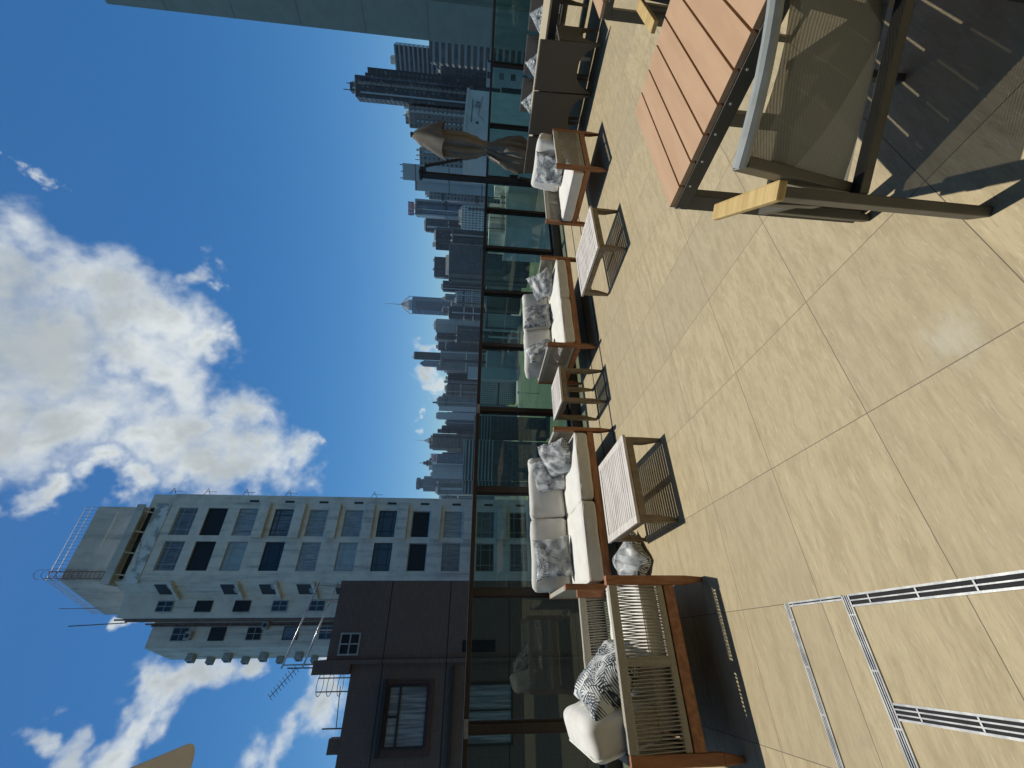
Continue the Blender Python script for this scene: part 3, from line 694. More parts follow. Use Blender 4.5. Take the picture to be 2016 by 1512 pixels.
for i in range(57):
    f = i / 56
    for (f0, r0, a0), (f1, r1, a1) in zip(prof[:-1], prof[1:]):
        if f0 <= f <= f1 + 1e-6: u = (f - f0) / (f1 - f0); u = u * u * (3 - 2 * u); rad = r0 + (r1 - r0) * u; amp = a0 + (a1 - a0) * u
    c = ct.lerp(cb, f); c = c + Vector((.03 * math.sin(f * 5), .03 * math.sin(f * 4 + 1), 0))
    rs.append(fold(c, rad * .95, 7, amp * .85, .7 + f * .5 + .25 * math.sin(f * 9)))
m.rings(rs); can = m.build('canopy', M['taupe_cloth'], t, smooth=True)
m = MB(); rs = []
for i in range(15):
    f = i / 14; c = ct.lerp(cb, .01 + f * .235); ring = []
    for k in range(72):
        a = 2 * math.pi * k / 72; p = 1.9 - .75 * f; q = a - .55
        w = (abs(math.cos(q)) ** p + abs(math.sin(q)) ** p) ** (-1 / p)
        rad = (.05 + .30 * f ** .85) * w * (1 + .04 * math.sin(5 * a + 3 * f)); ring.append(Vector((c.x + rad * math.cos(a), c.y + rad * math.sin(a), c.z - .10 * f * f * (w - .75) * 3)))
    rs.append(ring)
m.rings(rs, cap=False); m.build('vent_hood', M['taupe_cloth'], can, smooth=True)
m = MB(); c0 = ct.lerp(cb, .605); m.rings([fold(c0 + Vector((.02, .0, dz)), .122, 8, .12, .9) for dz in (-.035, .035)], cap=False); m.build('strap', mat('strap_cloth', (.32, .28, .22), None, 9, .9), can, smooth=True)
for k, (dx, dy, l) in enumerate(((-.16, .10, .30), (-.10, .14, .22))):
    m = MB(); q = c0 + Vector((dx * .6, dy * .6, 0)); m.bar(q, q + Vector((dx * .8, dy * .9, -l)), .05, .010, .09, .010); m.build('strap_tail', mat('strap_cloth', (.36, .32, .25), None, 9, .9), can)
m = MB(); m.box((-.035, -.035, -.01), (.035, .035, .035), Matrix.Translation(ct)); m.build('finial', M['frame_dark'], can)
m = MB(); m.tube([(0, -.06, .95), (-.05, -.16, .95), (-.10, -.18, .85), (-.10, -.17, .70), (-.04, -.12, .62)], .014, 8); m.box((-.06, -.13, .86), (.06, -.05, 1.04)); m.build('crank', M['frame_dark'], pole, smooth=False)
# ------------------------------------------------------------------ open canopy corner overhead at the left
t = thing('open_canopy', 'beige canopy corner with a rounded tip high at the left edge of the photo', 'canopy', (-1.955, 1.73, 0))
m = MB(); poly = []
for cx, cy, a0 in ((1.40, 1.36, 0), (-1.40, 1.36, 90), (-1.40, -1.36, 180), (1.40, -1.36, 270)):
    for k in range(7): a = R(a0 + k * 15); poly.append((cx + .09 * math.cos(a), cy + .09 * math.sin(a)))
sk = Matrix.Rotation(R(-2), 4, 'Z') @ Matrix.Translation((0, 0, 3.0)); poly = [tuple((sk @ Vector((x, y, 0)))[:2]) for x, y in poly]
m.prism(poly, 2.985, 3.0); m.build('canopy_cloth', M['beige_cloth'], t)
m = MB(); m.bar((-1.7, -1.0, 0), (-1.7, -1.0, 3.2), .09, .09, side=(1, 0, 0)); m.bar((-1.7, -1.0, 3.15), (0, 0, 3.06), .06, .08); m.build('post', M['bronze'], t)
# ------------------------------------------------------------------ slot drains in the paving
def drain(label, x0, x1, y0, y1, bars):
    t = thing('drain_grate', label, 'drain', ((x0 + x1) / 2, (y0 + y1) / 2, 0), 0, 'steel slot drains in the paving')
    hx, hy = (x1 - x0) / 2, (y1 - y0) / 2; along_x = hx > hy; L, w = (hx, hy) if along_x else (hy, hx)
    def bx(m, a0, a1, b0, b1, z0, z1): m.box((a0, b0, z0) if along_x else (b0, a0, z0), (a1, b1, z1) if along_x else (b1, a1, z1))
    m = MB(); bx(m, -L, L, -w, w, .0005, .0015); m.build('drain_gap', M['black'], t)
    m = MB()
    for i in range(bars + 1):
        c = -w + 2 * w * i / bars; tk = .0035 if i in (0, bars) else .0022; bx(m, -L, L, c - tk, c + tk, .0016, .0062)
    m.build('grate_bar', M['steel'], t)
    m = MB(); a = -L + .12; rnd = random.Random(int(L * 1000))
    while a < L: bx(m, a - .003, a + .003, -w + .004, w - .004, .0017, .0055); a += rnd.uniform(.16, .2)
    m.build('cross_tie', M['steel'], t)
    return t
drain('steel slot drain farthest toward the armchair, running along the tile edge', -3.5, .160, 2.079, 2.106, 3)
drain('steel slot drain parallel to the first and nearer the camera', -3.5, .160, 1.716, 1.748, 3)
drain('steel slot drain crossing to the lower right edge with wide slots', .122, .160, .55, 1.714, 2)
drain('narrow steel slot drain closing the corner between the two long ones', .148, .160, 1.750, 2.077, 1)
drain('steel slot drain with bent bars branching off toward the photo bottom', -.232, -.188, .55, 1.714, 3)
# ------------------------------------------------------------------ building behind and below the camera
t = thing('hotel_building', 'dark hotel wall carrying the tiled terrace, mirrored faintly in the glass panels', 'building', (0, -1.5, 0))
m = MB(); m.box((TX0, TY0 + 1.5, GZ), (TX1 - .02, 5.43 + 1.5, -.251)); m.build('wall', M['conc_dark'], t)
m = MB(); m.box((TX0, -1.4, 0), (TX1, -.9, 14)); m.build('window_wall', M['frame_dark'], t)
# ------------------------------------------------------------------ white apartment tower close by on the left
t = thing('apartment_tower', 'tall shabby white apartment tower with rows of windows and peeling roof edge', 'building', (8, 42, GZ)); L = t.location
E_ = EYE
m = MB(); main = [(11.45, 37.72), (11.45, 52), (2.1, 52), (2.1, 41.9), (2.28, 39.65), (3.72, 39.5), (4.62, 37.72)]
m.prism(list(reversed(main)) if False else main, GZ, 27.3 + E_); body = m.build('wall', M['conc'], t, L)
m = MB(); m.prism([(2.08, 42.0), (2.08, 51), (-.62, 51), (-.62, 46.1), (.23, 42.0)], GZ, 25.8 + E_); m.build('rear_wing', M['conc'], t, L)
# front skin: piers and spandrels stand 0.2 m proud of the core, leaving window recesses
ROWS = [23.95, 19.05, 16.1, 13.2, 10.2, 7.3, 4.38, 1.55, -1.35, -4.28, -7.2, -10.1]
Lx, Rx = (5.35, 7.58), (8.05, 10.30)
m = MB(); F0, F1 = 37.5, 37.719
for x0, x1 in ((4.62, Lx[0]), (Lx[1], Rx[0]), (Rx[1], 11.45)): m.box((x0, F0, GZ), (x1, F1, 25.4 + E_))
zs = sorted([(z - .78, z + .76) for z in ROWS] + [(20.75, 22.35)])
for x0, x1 in (Lx, Rx):
    prev = GZ
    for a, b in zs:
        m.box((x0 + .001, F0 + .004, prev), (x1 - .001, F1, a + E_)); prev = b + E_
    m.box((x0 + .001, F0 + .004, prev), (x1 - .001, F1, 25.4 + E_))
m.build('front_wall', M['conc'], t, L)
m = MB(); m.box((4.45, 37.42, 25.41 + E_), (10.6, 37.719, 26.55 + E_)); m.build('peeling_parapet', M['conc_stain'], t, L)
m = MB(); m.box((4.3, 36.7, 27.31 + E_), (10.3, 38.4, 27.5 + E_)); m.box((4.3, 36.7, 26.9 + E_), (10.3, 36.8, 27.309 + E_)); can = m.build('roof_canopy', M['conc_dark'], t, L)
m = MB(); m.box((4.75, 37.43, 26.551 + E_), (10.2, 37.715, 26.89 + E_)); m.build('canopy_gap', M['black'], t, L)
for x in (5.0, 6.6, 8.2, 9.8):
    m = MB(); m.bar((x, 37.4, 26.56 + E_), (x, 36.85, 27.0 + E_), .1, .08); m.build('canopy_bracket', M['conc_dark'], t, L)
def window(parent, Lo, x0, x1, z0, z1, y, fr, pane, style, dep=.06):
    """frame with mullions in the plane y facing -Y, its pane as a sub-part"""
    m = MB(); w = .055; m.box((x0, y - dep, z0), (x0 + w, y, z1)); m.box((x1 - w, y - dep, z0), (x1, y, z1))
    m.box((x0 + w, y - dep, z0), (x1 - w, y, z0 + w)); m.box((x0 + w, y - dep, z1 - w), (x1 - w, y, z1))
    W, H = x1 - x0, z1 - z0; b = .022
    if style in ('side', 'grid'):
        for f in (.22, .78): m.box((x0 + W * f - b, y - dep + .004, z0 + w), (x0 + W * f + b, y - .002, z1 - w))
        m.box((x0 + w, y - dep + .008, z0 + H * .74 - b), (x1 - w, y - .004, z0 + H * .74 + b))
    if style == 'grid': m.box((x0 + w, y - dep + .008, z0 + H * .22 - b), (x1 - w, y - .004, z0 + H * .22 + b))
    if style == 'cross':
        m.box((x0 + W * .5 - b, y - dep + .004, z0 + w), (x0 + W * .5 + b, y - .002, z1 - w)); m.box((x0 + w, y - dep + .008, z0 + H * .5 - b), (x1 - w, y - .004, z0 + H * .5 + b))
    if style == 'two': m.box((x0 + W * .55 - b, y - dep + .004, z0 + w), (x0 + W * .55 + b, y - .002, z1 - w))
    f = m.build('window', M[fr], parent, Lo)
    p = MB(); p.box((x0 + w * .6, y - .018, z0 + w * .6), (x1 - w * .6, y - .012, z1 - w * .6)); p.build('pane', PANE[pane], f, Lo)
    return f
WIN = [('grid', 'frame_lt', 'curtain2', 'grid', 'frame_lt', 'curtain2'), ('side', 'frame_lt', 'sheet', 'side', 'frame_lt', 'curtain'), ('grid', 'frame_dark', 'dark', 'side', 'frame_dark', 'curtain2'),
       ('grid', 'frame_lt', 'curtain', 'grid', 'frame_lt', 'curtain'), ('side', 'frame_lt', 'sheet', 'side', 'frame_lt', 'curtain'), ('grid', 'frame_dark', 'dark', 'grid', 'frame_dark', 'dark'),
       ('none', 'frame_lt', 'open', 'none', 'frame_lt', 'open'), ('side', 'frame_lt', 'curtain2', 'side', 'frame_lt', 'curtain'), ('grid', 'frame_lt', 'dark', 'grid', 'frame_lt', 'curtain2'),
       ('grid', 'frame_lt', 'curtain2', 'grid', 'frame_lt', 'dark'), ('side', 'frame_lt', 'sheet', 'side', 'frame_lt', 'dark'), ('side', 'frame_lt', 'dark', 'side', 'frame_lt', 'dark')]
rnd = random.Random(3)
for z, (s1, f1, p1, s2, f2, p2) in zip(ROWS, WIN):
    window(t, L, Lx[0] + .01, Lx[1] - .01, z - .77 + E_, z + .75 + E_, 37.70, f1, p1, s1)
    window(t, L, Rx[0] + .01, Rx[1] - .01, z - .77 + E_, z + .75 + E_, 37.70, f2, p2, s2)
for x0, x1 in (Lx, Rx):
    window(t, L, x0 + .01, x1 - .01, 20.76 + E_, 22.34 + E_, 37.70, 'frame_dark', 'open', 'none')
for a, b in zip(ROWS[1:-1], ROWS[2:]):
    m = MB(); z = (a + b) / 2 + .05; m.box((7.85, 37.05, z - .40 + E_), (10.75, 37.499, z + .42 + E_)); m.build('planter_ledge', M['conc'], t, L, bevel=.03)
for z in ROWS[1:]:
    m = MB(); m.box((10.85, 37.47, z - .62 + E_), (11.02, 37.4995, z + .15 + E_)); m.build('vent_slot', M['frame_dark'], t, L)
for z in (26, 23.2, 20.0, 16.4, 9, 2.5):
    m = MB(); m.bar((11.45, 37.55, z + E_), (11.95, 37.45, z - .25 + E_), .03, .03); m.bar((11.45, 37.55, z - .5 + E_), (11.95, 37.45, z - .26 + E_), .03, .03); m.bar((11.7, 37.5, z - .12 + E_), (11.7, 37.5, z - 1.0 + E_), .03, .03); m.build('laundry_bracket', M['frame_dark'], t, L)
def aircon(parent, Lo, x, y, z, w=.75, d=.5, h=.5, ang=0):
    mx = Matrix.Translation((x, y, z)) @ Matrix.Rotation(ang, 4, 'Z'); m = MB(); m.box((-w / 2, -d, 0), (w / 2, 0, h), mx); f = m.build('air_conditioner', M['aircon'], parent, Lo, bevel=.02)
    m = MB(); r = h * .36; c = [(r * math.cos(a * math.pi / 8), -d - .004, h / 2 + r * math.sin(a * math.pi / 8)) for a in range(16)]
    c2 = [(p[0], -d - .012, p[2]) for p in c]; m.rings([[mx @ Vector(p) for p in c], [mx @ Vector(p) for p in c2]]); m.build('fan_grille', M['frame_dark'], f, Lo)
# slanted left face with ledges and conditioners
sd = Vector((3.72 - 4.62, 39.5 - 37.72, 0)); sn = Vector((-sd.y, sd.x, 0)).normalized(); sang = math.atan2(sd.y, sd.x)
def onside(u, o): q = Vector((4.62, 37.72, 0)) + sd * u + sn * o; return q
for i, z in enumerate(ROWS[:9]):
    m = MB(); a, b = onside(.2, .02), onside(.85, .02); a2, b2 = onside(.2, -.02), onside(.85, -.02)
    m.prism([(a2.x, a2.y), (a.x, a.y), (b.x, b.y), (b2.x, b2.y)], z - .5 + E_, z + .6 + E_); m.build('window', M['frame_dark'], t, L)
    m = MB(); a, b = onside(-.02, .32), onside(1.0, .32); a2, b2 = onside(-.02, .001), onside(1.0, .001)
    m.prism([(a2.x, a2.y), (a.x, a.y), (b.x, b.y), (b2.x, b2.y)], z - .95 + E_, z - .72 + E_); m.build('window_ledge', M['conc'], t, L)
    q = onside(.35 + .25 * (i % 2), .03); aircon(t, L, q.x, q.y, z - .70 + E_, .6, .42, .42, sang)
z = 24.0
for i in range(8):
    st = ('cross', 'none', 'none', 'cross', 'cross', 'cross', 'none', 'cross')[i]; pn = ('dark', 'open', 'open', 'dark', 'dark', 'curtain2', 'open', 'dark')[i]
    window(t, L, 2.62, 3.42, z - .62 + E_, z + .62 + E_, 39.545, 'frame_lt' if st == 'cross' else 'frame_dark', pn, st)
    if i < 7:
        window(t, L, .68, 1.66, z - 1.15 + E_, z + .1 + E_, 41.99, 'frame_lt' if i % 2 == 0 else 'frame_dark', ('dark', 'open', 'open', 'curtain2', 'dark', 'open', 'dark')[i], 'cross' if i % 2 == 0 else 'none')
        if i % 2 == 0: aircon(t, L, 1.05 + .35 * (i % 3), 41.93, z - 1.6 + E_, .6, .45, .45)
        aircon(t, L, -.25, 44.2, z - 1.2 + E_, .7, .55, .55, R(-70)); aircon(t, L, -.50, 45.6, z - 2.1 + E_, .6, .5, .5, R(-70))
    z -= 2.93
for k, (x, y) in enumerate(((2.22, 40.4), (2.15, 40.9), (2.17, 41.4), (1.98, 41.93), (1.85, 41.93))):
    m = MB(); m.tube([(x - .08, y, GZ), (x - .08, y, (27.9 - k * .5) + E_)], .065, 8); m.build('drain_pipe', M['pipe'], t, L)
# penthouse, rail and cage ladder on the roof
m = MB(); pent = [(10.95, 40), (10.95, 48), (3.6, 48), (2.9, 46.4), (4.95, 40)]
m.prism(pent, 27.31 + E_, 33.1 + E_); ph = m.build('penthouse', M['conc_dark'], t, L)
m = MB(); m.box((7.5, 39.94, 31.2 + E_), (10.5, 39.999, 31.35 + E_)); m.build('ledge', M['conc'], ph, L)
m = MB(); rail = [(10.9, 40.05), (4.98, 40.05), (3.0, 46.3)]
for (x0, y0), (x1, y1) in zip(rail[:-1], rail[1:]):
    for h in (.55, 1.05): m.tube([(x0, y0, 33.1 + h + E_), (x1, y1, 33.1 + h + E_)], .025, 6)
    n = 20
    for i in range(n + 1): x, y = x0 + (x1 - x0) * i / n, y0 + (y1 - y0) * i / n; m.tube([(x, y, 33.1 + E_), (x, y, 34.15 + E_)], .018, 5)
m.build('roof_railing', M['frame_lt'], t, L)
m = MB()
for sx in (-.25, .25): m.tube([(5.35 + sx, 39.9, 29.5 + E_), (5.35 + sx, 39.9, 34.2 + E_), (5.35 + sx, 40.5, 34.6 + E_)], .03, 6)
for i in range(14): m.tube([(5.1, 39.9, 29.6 + i * .33 + E_), (5.6, 39.9, 29.6 + i * .33 + E_)], .018, 5)
for i in range(7):
    z = 31.3 + i * .55 + E_; m.tube([(5.35 + .38 * math.cos(a * math.pi / 8), 39.85 - .62 * math.sin(a * math.pi / 8), z) for a in range(9)], .018, 5)
m.build('cage_ladder', M['rust'], t, L)
m = MB(); m.tube([(3.3, 45, 33 + E_), (3.3, 45, 36 + E_)], .03, 6); m.tube([(1.95, 40.6, 27 + E_), (1.75, 40.6, 31.2 + E_)], .04, 6); m.build('mast', M['pipe'], t, L)
# ------------------------------------------------------------------ brown tiled building nearer on the left
t = thing('brown_building', 'brown mosaic tiled building with one curtained window filling the left background', 'building', (-3, 22, GZ)); L = t.location
m = MB(); m.prism([(-16, 18.12), (-.33, 18.12), (-.33, 18.0), (2.23, 18.0), (2.23, 26), (-16, 26)], GZ, 3.98 + E_); m.build('wall', M['mosaic'], t, L)
m = MB(); m.prism([(-.33, 18.001), (2.229, 18.001), (2.229, 26), (-.33, 26)], 3.981 + E_, 4.87 + E_); m.build('roof_block', M['mosaic'], t, L)
m = MB(); m.prism([(-.75, 17.86), (-.331, 17.86), (-.331, 19.5), (-.75, 19.5)], 3.983 + E_, 5.25 + E_); m.prism([(-.45, 17.86), (-.331, 17.86), (-.331, 18.1), (-.45, 18.1)], GZ, 3.982 + E_); m.build('corner_pier', M['mosaic'], t, L)
window(t, L, -.20, .50, 3.80 + E_, 4.52 + E_, 17.995, 'frame_lt', 'dark', 'cross', .05)
m = MB(); m.box((-3.0, 18.02, 1.05 + E_), (-.98, 18.119, 2.75 + E_)); m.build('window_surround', mat('dark_surround', (.11, .06, .05), None, 6, .6), t, L)
f = window(t, L, -2.78, -1.08, 1.2 + E_, 2.55 + E_, 18.015, 'frame_dark', 'curtain', 'none', .09)
m = MB(); m.box((-2.78, 17.935, 2.12 + E_), (-1.08, 18.0, 2.19 + E_)); m.box((-1.98, 17.936, 2.191 + E_), (-1.92, 18.0, 2.5 + E_)); m.build('transom', M['frame_dark'], f, L)
m = MB(); m.box((-2.95, 17.7, 2.62 + E_), (-.9, 17.90, 2.74 + E_)); m.build('window_hood', M['frame_dark'], t, L)
window(t, L, -2.78, -1.08, -1.75 + E_, -.15 + E_, 18.10, 'frame_dark', 'curtain', 'two', .09)
m = MB(); m.box((-3.3, 17.9, .33 + E_), (-.6, 18.119, .45 + E_)); m.build('sill_band', M['frame_dark'], t, L)
m = MB(); m.box((-.15, 17.96, -1.12 + E_), (.22, 17.999, .10 + E_)); m.build('vent_opening', M['black'], t, L)
m = MB(); m.box((-2.9, 18.2, 3.981 + E_), (-2.5, 18.6, 4.35 + E_)); m.build('chimney_stub', M['mosaic'], t, L)
t = thing('roof_sign_frame', 'empty steel sign frame of two bright tubes on the brown building roof', 'frame', (1, 18.5, 4.87 + E_)); L = t.location
for zz in (5.05, 5.75):
    m = MB(); m.tube([(-.55, 17.9, zz + .55 + E_), (2.2, 18.3, zz + .05 + E_)], .032, 10); m.build('tube', M['pole'], t, L, smooth=True)
m = MB()
for x in (-.45, .6, 1.6, 2.1):
    q = (x + .55) / 2.75; z1 = 6.3 - .5 * q; y = 17.9 + .4 * q
    m.tube([(x, y + .05, 4.88 + E_), (x, y + .02, z1 + E_)], .022, 6); m.tube([(x, y + .05, z1 - .1 + E_), (x, 19.2, 4.88 + E_)], .018, 6); m.tube([(x, y + .05, z1 - .75 + E_), (x, 19.2, z1 - .75 + E_)], .014, 6)
m.build('strut', M['frame_lt'], t, L)
t = thing('roof_ladder', 'thin caged access ladder and pole on the lower roof of the brown building', 'ladder', (-1, 18.4, 3.98 + E_)); L = t.location
m = MB()
for x in (-.86, -1.25): m.tube([(x, 18.3, 3.99 + E_), (x, 18.3, 5.1 + E_)], .02, 6)
for z in (4.3, 4.65, 5.0): m.tube([(-1.05 + .33 * math.cos(a * math.pi / 8), 18.3 - .4 * math.sin(a * math.pi / 8), z + E_) for a in range(17)], .011, 5)
m.tube([(-1.1, 18.3, 4.3 + E_), (-2.25, 18.3, 4.2 + E_)], .016, 5); m.tube([(-2.25, 18.3, 3.99 + E_), (-2.25, 18.3, 4.65 + E_)], .022, 5); m.build('cage', M['pipe'], t, L)
t = thing('roof_antenna', 'rake shaped television antenna on the corner of the brown building', 'antenna', (-.6, 18.2, 5.25 + E_)); L = t.location
m = MB(); a, b = Vector((-.55, 18.2, 5.9 + E_)), Vector((-1.35, 18.2, 6.55 + E_)); m.tube([(-.55, 18.2, 5.26 + E_), (-.55, 18.2, 6.2 + E_)], .022, 6); m.tube([a, b], .013, 6)
for i in range(10): q = a.lerp(b, i / 9); w = .20 - .008 * i; e = Vector((.6, .3, .75)).normalized() * w; m.tube([q - e, q + e], .008, 5)
m.build('boom', M['frame_dark'], t, L)
# ------------------------------------------------------------------ grey tower at the right edge
t = thing('grey_tower', 'plain grey green tiled tower wall cut off by the top edge of the photo', 'building', (30, 5, GZ)); L = t.location
m = MB(); m.prism([(25, 6.55), (25, 8.05), (34, 8.05), (34, -12), (25.5, -12), (25.5, 6.55)], GZ, 17.6 + E_); m.build('wall', M['greytower'], t, L)
for z in (15, 12, 9, 6, 3, 0, -3):
    m = MB(); m.box((24.992, 6.552, z + E_), (24.999, 8.048, z + .02 + E_)); m.build('tile_joint', PANE['curtain2'], t, L)
    m = MB(); rr = [[(29.5 + .45 * math.cos(a * math.pi / 8), 8.02 + .42 * math.sin(a * math.pi / 8), z + zz + E_) for a in range(9)] for zz in (.9, 1.5)]; m.rings(rr); m.build('round_vent', M['greytower'], t, L)
for z in (9.3, 6.5, 3.9, 1.4, -1.2, -3.8):
    m = MB(); m.box((25.43, 5.3, z - .5 + E_), (25.499, 6.1, z + .5 + E_)); f = m.build('window', M['frame_lt'], t, L); m = MB(); m.box((25.41, 5.42, z - .38 + E_), (25.429, 5.98, z + .38 + E_)); m.build('pane', PANE['dark'], f, L)
# ------------------------------------------------------------------ skyline towers
def tower(name, label, y0, y1, xt, d, fac, cat='building', yaw=0, crown=(), depth=.8, group=None, z0=GZ):
    """box tower whose top edge spans the photograph rows y0..y1 (y grows to the left) at distance d"""
    a, b = far(xt, y1, d), far(xt, y0, d); c = (a + b) / 2; W = (b - a).length; top = c.z
    ph = math.atan2((b - a).y, (b - a).x) + R(yaw); w = W / (math.cos(R(yaw)) + depth * abs(math.sin(R(yaw)))); dp = w * depth
    away = Vector((c.x, c.y, 0)).normalized(); c += away * dp / 2
    t = thing(name, label, cat, (c.x, c.y, z0), ph, group); h = top - z0
    m = MB(); m.box((-w / 2, -dp / 2, 0), (w / 2, dp / 2, h)); m.build('body', FA[fac] if fac in FA else M[fac], t)
    for nm, u0, u1, hh, f2 in crown:      # roof blocks: fractions of the width, height above the roof in metres
        m = MB()
        if nm == 'antenna': m.tube([(w * (u0 - .5), 0, h), (w * (u0 - .5), 0, h + hh)], max(.25, d * .0006), 6)
        else: m.box((w * (u0 - .5), -dp * .3, h), (w * (u1 - .5), dp * .3, h + hh))
        m.build(nm, FA[f2] if f2 in FA else M[f2], t)
    rn = random.Random(label + str(y0)); k = 0
    if fac in FA and fac not in ('blank', 'panel', 'bands') and w > 6:
        for u in sorted(rn.sample((.08, .22, .36, .5, .64, .78, .92), rn.choice((1, 2, 2, 3)))):
            pw = w * rn.uniform(.03, .075); m = MB(); x = w * (u - .5); m.box((x - pw, -dp / 2 - rn.uniform(.8, 1.8), 0), (x + pw, -dp / 2 - .03, h - rn.uniform(0, 6)))
            m.build('bay', FA[rn.choice(('grid_white', 'grid_dark', 'panel', 'glass_dark', 'zigzag', 'grid_brown', fac))], t)
        for zf in rn.sample((.30, .45, .6, .75, .88), rn.choice((0, 1, 2))):
            m = MB(); m.box((-w / 2 - .3, -dp / 2 - .5, h * zf), (w / 2 + .3, dp / 2 + .3, h * zf + 2.2)); m.build('refuge_floor', FA['glass_dark'] if rn.random() < .6 else M['conc_dark'], t)
        m = MB(); m.box((-w * .47, -dp * .44, h + .01), (w * .47, dp * .3, h + .5))
        for i in range(5): x = w * rn.uniform(-.45, .4); m.box((x, -dp * .42 + i, h + .02), (x + w * rn.uniform(.04, .12), -dp * .42 + i + 3, h + rn.uniform(1, 3.5)))
        m.build('roof_plant', M['conc_dark'], t)
    t['w'] = w; t['dp'] = dp; t['h'] = h
    return t
RB = lambda u0, u1, hh, f='conc_dark': ('roof_block', u0, u1, hh, f)
AN = lambda u, hh: ('antenna', u, u, hh, 'frame_dark')
